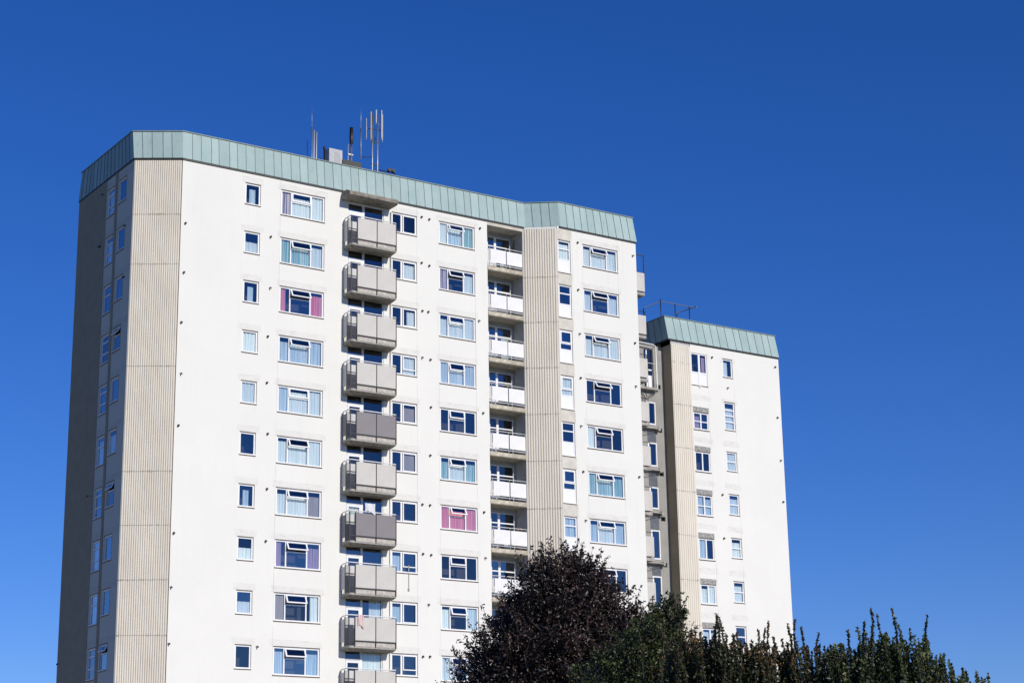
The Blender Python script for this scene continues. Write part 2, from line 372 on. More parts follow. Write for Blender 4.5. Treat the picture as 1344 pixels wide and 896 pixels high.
# roof band ---------------------------------------------------------
def band(name,pts,ins_top,out_bot,z0,z1,parent,strip=.52,closed=True,cap=.05):
    """pts clockwise seen from above with outward on the left of travel reversed; per-edge top inset / bottom outset"""
    k=len(pts); P=[Vector(q) for q in pts]
    def off(ds):
        lines=[]
        for i in range(k):
            a,b=P[i],P[(i+1)%k]; t=(b-a).normalized(); n=Vector((t.y,-t.x)); lines.append((a+n*ds[i],t))
        out=[]
        for i in range(k):
            (p1,t1),(p2,t2)=lines[i-1],lines[i]
            den=t1.x*t2.y-t1.y*t2.x
            s=((p2.x-p1.x)*t2.y-(p2.y-p1.y)*t2.x)/den; out.append(p1+t1*s)
        return out
    T=off(ins_top); B=off(out_bot); mb=MB(); tones=[]
    for i in range(k):
        a0,b0,a1,b1=B[i],B[(i+1)%k],T[i],T[(i+1)%k]
        L=(b0-a0).length; n=max(2,round(L/strip)); t=(b0-a0).normalized(); nr=Vector((t.y,-t.x))
        cuts=[0]+[ (j+random.uniform(-.10,.10))/n for j in range(1,n)]+[1]
        for j in range(n):
            s0,s1=cuts[j],cuts[j+1]
            q=[a0.lerp(b0,s0),a0.lerp(b0,s1),a1.lerp(b1,s1),a1.lerp(b1,s0)]
            tw=random.uniform(-.012,.012)
            mb.quad((q[0].x,q[0].y,z0),(q[1].x,q[1].y,z0),(q[2].x,q[2].y,z1),(q[3].x,q[3].y,z1)); tones.append(random.random())
            if j:   # standing seam
                w_=.009; h=.03; jl=random.uniform(-.05,.05)*.3
                c0=q[0]+t*jl; c1=q[3]
                for (xx0,xx1) in ((-w_,w_),):
                    f0=c0+t*xx0+nr*h; f1=c0+t*xx1+nr*h; g0=c1+t*xx0+nr*h; g1=c1+t*xx1+nr*h
                    mb.quad((f0.x,f0.y,z0),(f1.x,f1.y,z0),(g1.x,g1.y,z1),(g0.x,g0.y,z1),1)
                    e0=c0+t*xx0; e1=c1+t*xx0; mb.quad((e0.x,e0.y,z0),(f0.x,f0.y,z0),(g0.x,g0.y,z1),(e1.x,e1.y,z1),1)
                    e0=c0+t*xx1; e1=c1+t*xx1; mb.quad((f1.x,f1.y,z0),(e0.x,e0.y,z0),(e1.x,e1.y,z1),(g1.x,g1.y,z1),1)
                    tones+= [.5]*3
    # soffit ring and strip below, black to paint in the band's shadow line
    I=off([-.35]*k)
    for i in range(k):
        j=(i+1)%k
        mb.quad((B[i].x,B[i].y,z0),(I[i].x,I[i].y,z0),(I[j].x,I[j].y,z0),(B[j].x,B[j].y,z0),2); tones.append(.5)
    D=off([x-.015 for x in out_bot])
    for i in range(k):
        j=(i+1)%k
        mb.quad((D[i].x,D[i].y,z0-.09),(D[j].x,D[j].y,z0-.09),(D[j].x,D[j].y,z0),(D[i].x,D[i].y,z0),2); tones.append(.5)
    # coping
    To=off([x+.05 for x in ins_top]); Ti=off([x-.30 for x in ins_top])
    for i in range(k):
        j=(i+1)%k
        mb.quad((To[i].x,To[i].y,z1),(To[j].x,To[j].y,z1),(To[j].x,To[j].y,z1+cap),(To[i].x,To[i].y,z1+cap),3)
        mb.quad((To[i].x,To[i].y,z1+cap),(To[j].x,To[j].y,z1+cap),(Ti[j].x,Ti[j].y,z1+cap),(Ti[i].x,Ti[i].y,z1+cap),3)
        mb.quad((Ti[i].x,Ti[i].y,z1+cap),(Ti[j].x,Ti[j].y,z1+cap),(Ti[j].x,Ti[j].y,z1-.6),(Ti[i].x,Ti[i].y,z1-.6),3)
        mb.quad((To[j].x,To[j].y,z1),(To[i].x,To[i].y,z1),(T[i].x,T[i].y,z1),(T[j].x,T[j].y,z1),3)
        tones+=[.5]*4
    me=mb.mesh(name,[M['copper'],M['seam'],M['black'],M['cap']])
    at=me.attributes.new('tone','FLOAT','FACE'); at.data.foreach_set('value',tones)
    o=ob(name,me,parent)
    rf=MB(); rf.poly([(q.x,q.y,z1-.55) for q in Ti]); ob('roof',rf.mesh('roof',M['roof']),parent)
    return o
M['cap']=simple('coping_metal',(.20,.26,.25),.55,.15,3)
M['roof']=simple('roof_felt',(.12,.12,.12),.9,.2,1)
mainpts=[(EX,1.3),(-20.43,0),(1.05,0),(2.67,-1.2),(8.17,-1.2),(8.17,9.0),(EX,9.0)]
band('roof_band',mainpts,[-.28,-.28,-.28,-.28,.04,-.2,.02],[.07,.07,.07,.07,.05,.05,.06],SOF,39.22,tower)

# ------------------------------------------------------------------ windows
def three_pane(w,h,left=.24,right=.70,tr=.40,name='window'):
    """returns meshes: frame, glass, sash ; origin bottom-left, x right, y inward"""
    fr=MB(); t=.075; y0,y1=.045,.11
    fr.box(0,w,y0,y1,0,t); fr.box(0,w,y0,y1,h-t,h); fr.box(0,t,y0,y1,t,h-t); fr.box(w-t,w,y0,y1,t,h-t)
    xl,xr=w*left,w*right; zt=h*(1-tr)
    fr.box(xl-.035,xl+.035,y0,y1,t,h-t); fr.box(xr-.035,xr+.035,y0,y1,t,h-t); fr.box(xl+.035,xr-.035,y0,y1,zt-.03,zt+.03)
    fr.box(-.03,w+.03,-.055,.044,-.012,.035,1)       # sill
    fr.box(-.03,w+.03,-.035,.043,-.045,-.0121,2)      # drip under the sill, browned for its shadow line
    fr.box(-.02,w+.02,-.012,.044,h+.001,h+.03,2)     # lintel drip, with the lintel's shadow painted brown
    fr.box(w+.001,w+.014,-.006,.044,0,h,2)  # brown strip painted in for the shaded right reveal
    g=MB(); g.quad((t,.08,t),(xl-.035,.08,t),(xl-.035,.08,h-t),(t,.08,h-t)); g.quad((xr+.035,.08,t),(w-t,.08,t),(w-t,.08,h-t),(xr+.035,.08,h-t))
    g.quad((xl+.035,.08,t),(xr-.035,.08,t),(xr-.035,.08,zt-.03),(xl+.035,.08,zt-.03))
    # top-hung sash: origin at hinge (top), hangs down
    sw=xr-xl-.06; sh=h-t-zt-.02
    s=MB(); b=.065
    s.box(-.01,sw+.01,-.02,.03,-b,0); s.box(-.01,sw+.01,-.02,.03,-sh,-sh+b); s.box(-.01,b,-.02,.03,-sh+b,-b); s.box(sw-b,sw+.01,-.02,.03,-sh+b,-b)
    s.quad((b,.005,-sh+b),(sw-b,.005,-sh+b),(sw-b,.005,-b),(b,.005,-b),1)
    return dict(frame=fr.mesh('window',[M['frame'],M['sill'],M['brown']]),glass=g.mesh('pane',M['glass']),sash=s.mesh('sash',[M['frame'],M['glass']]),hinge=(xl+.03,.035,h-t+.02),
        panes=dict(L=(t,xl-.03,t,h-t),C=(xl+.03,xr-.03,t,h-t),R=(xr+.03,w-t,t,h-t)))
cur_cache={}
def curtain_mesh(kind,w,z0,z1,seed,drop):
    mb=MB(); rd=random.Random(seed); n=max(6,int(w/.035)); am=.022 if kind!='d' else .001
    y=[.135+am*math.sin(i*rd.uniform(.95,1.25)+seed)+rd.uniform(-.006,.006) for i in range(n+1)]
    for i in range(n):
        xa,xb=w*i/n,w*(i+1)/n
        sa=drop*math.sin(math.pi*i/n); sb=drop*math.sin(math.pi*(i+1)/n)
        mb.v+= [(xa,y[i],z0+sa),(xb,y[i+1],z0+sb),(xb,y[i+1],z1),(xa,y[i],z1)]; k=len(mb.v); mb.f.append((k-4,k-3,k-2,k-1)); mb.m.append(0); mb.sm.append(False)
    return mb.mesh('curtain',C[kind])
def curtains(win,panes,spec,seed):
    rd=random.Random(seed)
    for key,(a,b,z0,z1) in panes.items():
        k=spec.get(key,'.')
        if k=='.': continue
        w_=b-a; hh=z1-z0; x0=a
        if k=='L': k='b'; me=curtain_mesh(k,w_*.45,z0,z0+hh*.8,rd.randint(0,999),0); ob('curtain',me,win,(a+w_*.3,0,0)); continue
        if k.isupper():                   # half drawn: upper case letter
            k=k.lower(); 
            if key=='R': x0=a+w_*.35
            w_*=.62 if key!='C' else .5
        top=z1-(rd.choice((.0,.03,.12,.17)) if key!='C' else rd.uniform(.1,.3))*hh
        zb=z0
        if k=='l': k='w'; top=z0+hh*.55    # low net
        me=curtain_mesh(k,w_,zb,top,rd.randint(0,999),0)
        ob('curtain',me,win,(x0,0,0))
def put(win_mesh_obj,parent,P,rotz): pass
def build_window(T,parent,org,rotz,open_deg,spec,seed):
    o=ob('window',T['frame'],parent,org,rotz)
    ob('pane',T['glass'],o)
    if 'sash' in T: ob('sash',T['sash'],o,T['hinge'],rot=(-R(open_deg),0,0))
    curtains(o,T['panes'],spec,seed)
    return o
def D3(s): return dict(zip('LCR',s))
T2=three_pane(W_2[1]-W_2[0],W_2[3]-W_2[2]); T5=three_pane(W_5[1]-W_5[0],W_5[3]-W_5[2],.25,.69,.42); T8=three_pane(W_8[1]-W_8[0],W_8[3]-W_8[2],.24,.70,.40)
sp2=['sww','ggw','R.r','bbb','bww','www','wwd','P.p','d.W','b.b','w.w']
op2=[2,20,26,24,5,24,22,28,24,22,20]
sp5=['wbg','s.w','www','bbb','...','gwg','rrr','...','w.b','wWw','...']
op5=[30,26,14,16,10,20,28,8,18,20,12]
sp8=['www','w.w','www','...','w..','ggg','bwb','r..','w.w','...','w.w']
op8=[24,26,30,34,24,26,22,20,16,10,20]
for r in ROWS:
    build_window(T2,tower,(W_2[0],0,rowz(W_2[2],r)),0,op2[r],D3(sp2[r]),100+r)
    build_window(T5,tower,(W_5[0],0,rowz(W_5[2],r)),0,op5[r],D3(sp5[r]),200+r)
    build_window(T8,tower,(W_8[0],-1.2,rowz(W_8[2],r)),0,op8[r],D3(sp8[r]),300+r)
def simple_window(w,h,bars_v=(),bars_h=(),t=.075,sashes=(),panel_h=0,name='window'):
    fr=MB(); y0,y1=.045,.11
    fr.box(0,w,y0,y1,0,t); fr.box(0,w,y0,y1,h-t,h); fr.box(0,t,y0,y1,t,h-t); fr.box(w-t,w,y0,y1,t,h-t)
    for x in bars_v: fr.box(x-.05,x+.05,y0,y1,t,h-t)
    for z in bars_h: fr.box(t,w-t,y0+.002,y1-.002,z-.035,z+.035)
    fr.box(-.03,w+.03,-.05,.044,-.012,.035,1); fr.box(-.03,w+.03,-.03,.043,-.045,-.0121,2); fr.box(-.02,w+.02,-.012,.044,h+.001,h+.028,2); fr.box(w+.001,w+.013,-.006,.044,0,h,2)  # brown strips: drips plus painted shadow lines below, above and right
    for (a,b,c,d) in sashes:
        fr.box(a,b,y0-.025,y0-.001,c,c+.055); fr.box(a,b,y0-.025,y0-.001,d-.055,d); fr.box(a,a+.055,y0-.025,y0-.001,c+.055,d-.055); fr.box(b-.055,b,y0-.025,y0-.001,c+.055,d-.055)
    if panel_h: fr.box(t,w-t,y0+.012,y1-.01,t,panel_h,0)
    g=MB(); z0=max(t,panel_h); g.quad((t,.08,z0),(w-t,.08,z0),(w-t,.08,h-t),(t,.08,h-t))
    return dict(frame=fr.mesh('window',[M['frame'],M['sill'],M['brown']]),glass=g.mesh('pane',M['glass']),panes=dict(A=(t,w-t,z0,h-t)))
TS=simple_window(.88,1.17)
w4=W_4[1]-W_4[0]; h4=W_4[3]-W_4[2]
T4=simple_window(w4,h4,bars_v=(w4*.40,),sashes=((w4*.45,w4-.05,.06,h4-.06),)); T4['panes']=dict(L=(.075,w4*.38,.075,h4-.075),R=(w4*.48,w4-.1,.1,h4-.1))
T4b=simple_window(w4,h4,bars_v=(w4*.40,),bars_h=(),sashes=((w4*.45,w4-.05,.30,h4-.06),)); T4b['panes']=T4['panes']
h7=W_7[3]-W_7[2]
T7=simple_window(W_7[1]-W_7[0],h7,bars_h=(h7*.74,.80),panel_h=.80)
T7b=simple_window(W_7[1]-W_7[0],h7,bars_h=(h7*.60,.80,),panel_h=.80,sashes=((.07,.80,h7*.62,h7-.08),))
sS=['L','l','L','w','w','.','L','l','l','.','.']; s4=['..','.w','.W','.w','.d','.d','..','b.','b.','..','..']; s7=['w','.','.','w','.','.','b','.','w','.','.']
for r in ROWS:
    build_window(TS,tower,(W_S[0],0,rowz(W_S[2],r)),0,0,{'A':sS[r]},400+r)
    build_window(T4b if r in(3,7,9) else T4,tower,(W_4[0],0,rowz(W_4[2],r)),0,0,dict(zip('LR',s4[r])),500+r)
    build_window(T7b if r in (2,3,5) else T7,tower,(W_7[0],-1.2,rowz(W_7[2],r)),0,0,{'A':s7[r]},600+r)
# windows of the shaded end wall (face -x: rotate -90deg, local x runs towards -y)
TL1=simple_window(1.0,W_L1[3]-W_L1[2],bars_h=(.55,1.15)); TL1b=simple_window(1.0,W_L1[3]-W_L1[2],bars_h=(1.0,)); TL2=simple_window(1.03,W_L2[3]-W_L2[2]); 
TL2b=three_pane(1.03,W_L2[3]-W_L2[2],.06,.94,.35)
for r in ROWS:
    build_window(TL1 if r%3<2 else TL1b,tower,(EX,W_L1[1],rowz(W_L1[2],r)),-math.pi/2,0,{'A':random.choice('.w.')},700+r)
    if r in (3,6,9): build_window(TL2b,tower,(EX,W_L2[1],rowz(W_L2[2],r)),-math.pi/2,28,{},800+r)
    else: build_window(TL2,tower,(EX,W_L2[1],rowz(W_L2[2],r)),-math.pi/2,0,{'A':random.choice('..w')},800+r)
# lighter render infill below L1 windows and worn lintels
# balcony doors ------------------------------------------------------
dw=W_D[1]-W_D[0]; dh=W_D[3]-W_D[2]
fr=MB(); y0,y1=.05,.11; t=.06
fr.box(0,dw,y0,y1,0,t); fr.box(0,dw,y0,y1,dh-t,dh); fr.box(0,t,y0,y1,t,dh-t); fr.box(dw-t,dw,y0,y1,t,dh-t)
xm=dw*.44; fr.box(xm-.06,xm+.06,y0-.004,y1,t,dh-t); fr.box(t,xm-.06,y0,y1,dh-.52,dh-.45)
fr.box(xm+.06,dw-t,y0,y1,.72,.80); fr.box(xm+.06,dw-t,y0+.01,y1-.01,t,.72)
doorfr=fr.mesh('balcony_door',M['frame'])
fr=MB(); a,b,c,d=t+.01,xm-.07,t+.01,dh-.54
fr.box(a,b,.02,.075,c,c+1.35); fr.box(a,b,.02,.075,d-.12,d); fr.box(a,a+.11,.02,.075,c+1.35,d-.12); fr.box(b-.11,b,.02,.075,c+1.35,d-.12)
doorleaf=fr.mesh('door_leaf',M['frame'])
g=MB(); g.quad((t,.09,.8),(dw-t,.09,.8),(dw-t,.09,dh-t),(t,.09,dh-t)); doorg=g.mesh('pane',M['glass'])
dspec=['..','..','..','..','..','..','w.','..','.W','.w','..']
for r in ROWS:
    o=ob('balcony_door',doorfr,tower,(W_D[0],0,rowz(W_D[2],r))); ob('pane',doorg,o); ob('door_leaf',doorleaf,o)
    curtains(o,dict(L=(t,xm-.1,.8,dh-.55),R=(xm+.1,dw-t,.8,dh-t)),dict(zip('LR',dspec[r])),900+r)

# projecting balconies -------------------------------------------------
BX0,BX1,BD=-10.88,-8.07,.82
def balcony_meshes():
    W=BX1-BX0; z0=-1.72          # heights relative to the handrail (z=0)
    sl=MB()
    # slab with raked underside
    zt=z0+.22; 
    n=len(sl.v)
    pts=[(0,-BD),(W,-BD),(W,0),(0,0)]; lo=[(.10,-BD+.16),(W-.10,-BD+.16),(W-.02,0),(.02,0)]
    top=[(x,y,zt) for x,y in pts]; mid=[(x,y,zt-.11) for x,y in pts]; bot=[(x,y,z0) for x,y in lo]
    sl.poly(top); sl.poly(list(reversed(bot)),1)  # underside gets the darker concrete
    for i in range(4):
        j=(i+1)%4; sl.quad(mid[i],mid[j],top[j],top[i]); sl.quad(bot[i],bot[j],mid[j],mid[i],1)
    posts=MB(); b=.018
    for x in (.02,.37,.5*(.37+W)+.0,W-.02):
        posts.box(x-b,x+b,-BD-.045,-BD+.03,zt-.05,.0)
    posts.box(.02,W-.02,-BD-.03,-BD+.02,z0+.44,z0+.50)
    for y in (-.05,-BD*.5):
        posts.box(-.005,.03,y-b,y+b,zt,.0); posts.box(W-.03,W+.005,y-b,y+b,zt,.0)
    for x in (.10,.17,.24,.31): posts.box(x-.007,x+.007,-BD+.0,-BD+.014,zt+.1,-.04)
    for k in range(5): yy=-BD+.08+k*.075; posts.box(.0,.012,yy,yy+.012,zt+.1,-.05)
    pn=MB(); pn.box(.0,1.16,-.004,.012,0,1.19)
    side=MB(); side.box(-.02,-.006,-.42,-.02,z0+.42,-.13)
    sideR=MB(); sideR.box(W+.006,W+.02,-BD+.03,-.02,z0+.42,-.06)
    hr=MB(); hr.tube([(0,0,-.18),(-.01,-.03,-.02),(0,-.13,.045),(0,-BD+.05,.06),(.05,-BD,.06),(W-.05,-BD,.06),(W,-BD+.05,.06),(W,-.02,.06)],.03,8)
    kick=MB(); kick.box(.38,W-.02,-BD+.02,-BD+.035,zt+.0,zt+.22)
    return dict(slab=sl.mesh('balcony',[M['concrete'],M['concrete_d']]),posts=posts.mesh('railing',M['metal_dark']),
        hr=hr.mesh('handrail',M['rail_white']),W=W,z0=z0,side=side,sideR=sideR,pn=pn,kick=kick)
M['kick']=simple('stained_pale_concrete',(.50,.46,.41),.9,.25,5,spec=.2)
BM=balcony_meshes()
pm={}
for k in ('grey_panel','dark_panel'):
    pm[k]=dict(pn=BM['pn'].mesh('balustrade_panel',M[k]),side=BM['side'].mesh('side_panel',M[k]),sideR=BM['sideR'].mesh('side_panel',M[k]),kick=BM['kick'].mesh('kick_board',M['kick']))
for r in ROWS:
    k='dark_panel' if r in (4,6) else 'grey_panel'
    o=ob('balcony',BM['slab'],tower,(BX0,0,rowz(35.94,r)))
    if k=='dark_panel': tag(o,'balcony with darker grey panels')
    ob('railing',BM['posts'],o); ob('handrail',BM['hr'],o)
    W=BM['W']; wv=(W-.37)/2
    for i,x in enumerate((.385,.385+wv)):
        q=ob('balustrade_panel',pm[k]['pn'],o,(x,-BD-.012,-1.22)); q.scale=((wv-.03)/1.16,1,1)
    ob('side_panel',pm[k]['side'],o); ob('side_panel',pm[k]['sideR'],o); ob('kick_board',pm[k]['kick'],o)
# canopy over the top balcony
mb=MB(); prof=[(0,37.50),(-.55,37.50),(-.86,37.38),(-.95,37.26),(-.93,37.14),(-.80,37.06),(0,37.06)]
x0,x1=-11.05,-8.02
n=len(mb.v)
mb.v+=[(x0,y,z) for y,z in prof]+[(x1,y,z) for y,z in prof]; k=len(prof)
mb.f+= [tuple(range(k)),tuple(reversed(range(k,2*k)))]+[(i,i+k,(i+1)%k+k,(i+1)%k) for i in range(k)]; mb.m+=[0]*(k+2); mb.sm+=[False]*(k+2)
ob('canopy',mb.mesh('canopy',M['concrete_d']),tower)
mb=MB(); mb.tube([(-7.98,-.06,36.9),(-7.98,-.06,10)],.035,8); ob('drain_pipe',mb.mesh('drain_pipe',M['rail_white']),tower)

# loggias -------------------------------------------------------------
DEPTH=1.05
mb=MB()
mb.quad((LG1-.001,0,8),(LG1-.001,DEPTH,8),(LG1-.001,DEPTH,37.4),(LG1-.001,0,37.4)); mb.quad((LG0,DEPTH,8),(LG0,0,8),(LG0,0,37.4),(LG0,DEPTH,37.4))
ob('recess_wall',mb.mesh('recess_wall',simple('recess_shade_grey',(.50,.485,.45),.9,.12,1.5)),tower)  # shade of the recess put into the grey of its side walls
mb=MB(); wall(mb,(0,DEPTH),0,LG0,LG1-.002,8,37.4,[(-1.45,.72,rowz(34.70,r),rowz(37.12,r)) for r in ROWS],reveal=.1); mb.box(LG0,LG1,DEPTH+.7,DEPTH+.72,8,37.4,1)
ob('recess_wall',mb.mesh('recess_wall_back',[simple('recess_back_shade_grey',(.42,.41,.40),.9,.12,1.5),M['interior']]),tower)  # back wall greyed to paint in the shade of the recess
# glazing screen
lw,lh=2.17,2.42; fr=MB()
fr.box(0,lw,.03,.09,0,.06); fr.box(0,lw,.03,.09,lh-.06,lh); fr.box(0,.06,.03,.09,.06,lh-.06); fr.box(lw-.07,lw,.03,.09,.06,lh-.06)
fr.box(1.02,1.17,.03,.09,.06,lh-.06); fr.box(.52,.60,.03,.09,.06,lh-.06); fr.box(1.17,lw-.07,.035,.085,lh-.62,lh-.55); fr.box(.6,1.02,.035,.085,lh-.62,lh-.55); fr.box(.06,.52,.035,.085,.9,.98); fr.box(.6,1.02,.035,.085,.9,.98)
fr.box(.06,1.02,.04,.08,.06,.9)
lfr=fr.mesh('balcony_door',M['frame']); g=MB(); g.quad((.06,.06,.06),(lw-.07,.06,.06),(lw-.07,.06,lh-.06),(.06,.06,lh-.06)); lg=g.mesh('pane',M['glass'])
sl=MB(); sl.box(0,LG1-LG0-.004,-.015,DEPTH-.002,0,.26); sl.box(-.0,LG1-LG0-.004,-.05,-.016,.03,.17)
lsl=sl.mesh('balcony',[simple('cream_concrete_edge',(.50,.45,.36),.9,.30,3,spec=.2)])
pn=MB(); pn.box(0,1.05,0,.014,0,.80); lpn=pn.mesh('balustrade_panel',M['white_panel'])
rl=MB(); rl.tube([(.02,0,1.06),(2.40,0,1.06)],.022,8); 
lrail=rl.mesh('handrail',M['rail_white'])
po=MB()
for x in (.16,1.27,2.39): po.box(x-.014,x+.014,.016,.05,-.1,1.05)
po.box(.02,2.4,.018,.04,.90,.935); po.box(.02,2.4,.016,.045,.02,.08)
lpost=po.mesh('railing',M['galv'])
gp=MB(); gp.box(.02,.14,0,.012,.1,.86); lgp=gp.mesh('side_panel',M['grey_panel'])
for r in ROWS:
    zz=rowz(34.63,r)     # underside of slab
    o=ob('balcony',lsl,tower,(LG0+.002,0,zz)); 
    ob('balustrade_panel',lpn,o,(.19,-.03,.50)); ob('balustrade_panel',lpn,o,(1.315,-.03,.50)); ob('handrail',lrail,o,(0,-.02,.38)); ob('railing',lpost,o,(0,-.02,.36)); ob('side_panel',lgp,o,(0,-.03,.42))
    d=ob('balcony_door',lfr,tower,(-1.45,DEPTH,rowz(34.70,r))); ob('pane',lg,d)
    curtains(d,dict(L=(.1,.5,1,2.3),R=(1.2,2.0,.1,1.75)),dict(zip('LR',['.W','.d','.W','..','..','..','.W','..','..','w.','..'][r])),950+r)
mb=MB(); mb.box(LG0+.002,LG1-.003,-.012,DEPTH,37.33,37.6); ob('beam',mb.mesh('beam',simple('cream_beam',(.55,.51,.43),.9,.15,2)),tower)

# end-wall balconies at the right corner ---------------------------------
def end_balcony(r):
    zt=rowz(37.75,r); x0,x1=8.18,10.38; ya,yb=.9,3.3
    sl=MB(); sl.box(x0,x1,ya,yb,zt-2.58,zt-2.40); sl.box(x0,x0+.5,ya+.1,yb-.1,zt-2.72,zt-2.581)
    o=ob('balcony',sl.mesh('balcony',M['concrete']),tower)
    a=MB(); a.box(x0,x1,ya-.02,ya,zt-2.32,zt-1.15); a.box(x1-.02,x1,ya+.001,yb,zt-2.32,zt-1.15); ob('balustrade_panel',a.mesh('balustrade_panel',M['grey_panel']),o)
    a=MB()
    if r==0:
        for x in (x1-.04,): a.box(x,x+.05,ya-.03,ya+.02,zt-1.15,zt)
        a.box(x0,x1,ya-.03,ya+.02,zt-.05,zt)
    else:
        a.tube([(x0,ya,zt-.9),(x1,ya,zt-.9)],.02); a.tube([(x1-.05,ya,zt-1.15),(x1-.05,ya,zt-.9)],.02)
    ob('handrail',a.mesh('handrail',M['metal_dark']),o)
    if r==0:
        g=MB(); g.quad((x0,ya,zt-1.1),(x1-.05,ya,zt-1.1),(x1-.05,ya,zt-.06),(x0,ya,zt-.06)); ob('pane',g.mesh('pane',M['glass']),o)
for r in range(NR): end_balcony(r)

# vents, small pipes and lamps -----------------------------------------
va=MB(); va.tube([(0,.02,0),(0,-.09,0)],.055,10); va.tube([(0,-.085,0),(0,-.1,-.05)],.04,8); vent_a=va.mesh('vent',M['black'])
vb=MB(); vb.box(-.05,.05,-.02,.0,-.05,.05); vb.tube([(0,-.01,.0),(.01,-.11,.01),(.03,-.13,-.06)],.03,8,1); vent_b=vb.mesh('vent',[M['galv'],M['metal_dark']])
V0=[(-20.18,34.09,0),(-20.18,31.43,0),(-20.23,28.76,0),(-20.17,26.08,1),(-20.21,23.39,0),(-20.27,17.95,0),(-20.33,15.28,1),(-20.35,12.53,1),(-15.3,34.2,0),(-15.29,31.37,1),(-15.36,28.71,0),(-15.36,26.22,0),(-15.26,23.52,0),(-15.24,20.64,0),(-15.25,17.95,0),(-15.62,12.62,1),(-5.98,37.0,0),(-5.48,36.95,0),(-5.99,34.3,0),(-5.49,34.21,0),(-5.95,31.52,0),(-5.98,28.85,1),(-5.99,20.68,0),(-5.51,20.68,0),(-5.96,18.01,0),(-5.45,17.99,0),(-5.63,15.33,1),(-5.98,12.58,0),(-5.55,12.6,0),(-2.1,37.02,0),(-5.57,31.52,0),(-2.25,31.5,1),(-5.44,28.8,0),(-5.43,26.11,0),(-2.03,26.19,0),(-5.48,23.42,0),(-2.05,20.61,0),(-2.01,18.09,1)]
V1=[(3.89,36.85,0),(3.84,33.96,0),(3.85,31.32,1),(3.85,28.7,0),(7.9,36.72,1),(7.85,31.33,0),(7.79,28.71,1),(3.86,23.25,0),(3.93,20.48,1),(7.82,23.34,0),(3.78,25.88,1)]
for u,z,k in V0: ob('vent',(vent_a,vent_b)[k],tower,(u,0,z))
for u,z,k in V1: ob('vent',(vent_a,vent_b)[k],tower,(u,-1.2,z))
for y,z,k in [(5.41,36.89,1),(5.55,34.0,0),(5.58,20.52,1),(8.76,12.29,1),(2.18,34.16,1),(2.1,31.36,0)]: ob('vent',(vent_a,vent_b)[k],tower,(EX-(.03 if y>5 else 0),y,z),-math.pi/2)

a=MB(); a.box(-6.86,-6.80,-.004,.0,15.95,17.35); a.box(-6.9,-6.78,-.006,-.0041,15.95,16.1); ob('wall_crack',a.mesh('wall_crack',simple('filled_crack',(.30,.28,.25),.9,.4,12)),tower)
# ------------------------------------------------------------------ the wing
RY=2.4; RX0,RX1=13.45,22.24; RS=33.27
RB=[(15.02,16.20,a,b) for a,b in ((27.74,28.82),(25.10,26.33),(22.36,23.62),(19.66,20.94),(16.96,18.14),(14.3,15.5),(11.6,12.8))]
RBT=(15.0,16.27,30.56,32.62)
RSM=[(17.56,18.33,31.37,32.55),(17.52,18.36,27.96,29.75),(17.52,18.34,25.35,26.56),(17.56,18.36,22.60,23.88),(17.58,18.40,19.92,21.15),(17.60,18.43,17.20,18.48),(17.60,18.43,14.5,15.75),(17.60,18.43,11.8,13.05)]
mb=MB(); wall(mb,(0,RY),0,14.95,RX1,0,RS,RB+[RBT]+RSM)
ob('front_wall',mb.mesh('front_wall_wing',M['renderR']),wing)
mb=MB(); mb.box(14.0,RX1-.1,RY+.8,RY+.83,0,RS); ob('room_interior',mb.mesh('room_interior_wing',M['interior']),wing)
mb=MB(); mb.quad((RX0,RY+.03,33.0),(14.95,RY+.03,33.0),(14.95,RY+.03,RS),(RX0,RY+.03,RS)); ob('front_wall',mb.mesh('front_wall_top',M['sill']),wing)
ribbed('ribbed_panel',(RX0,RY),(14.95,RY),0,32.96,.158,wing,flat=.04)
RET=3.25
mb=MB(); wall(mb,(RX0,0),-math.pi/2,-10,-RY,0,32.93,[])
ob('end_wall',mb.mesh('end_wall_wing',M['beige_dark']),wing)
mb=MB(); mb.box(RX0+.001,RX0+.12,RET+.3,10,32.9,RS); mb.quad((RX1,RY,0),(RX1,11,0),(RX1,11,RS),(RX1,RY,RS)); mb.quad((RX1,11,0),(RX0,11,0),(RX0,11,RS),(RX1,11,RS)); ob('end_wall',mb.mesh('end_wall_far',M['beige']),wing)
band('roof_band',[(RX0-.12,RY),(RX1,RY),(RX1,11),(RX0-.12,11)],[-.28,.04,-.2,.10],[.08,.02,.05,.12],33.25,34.76,wing,strip=.62)
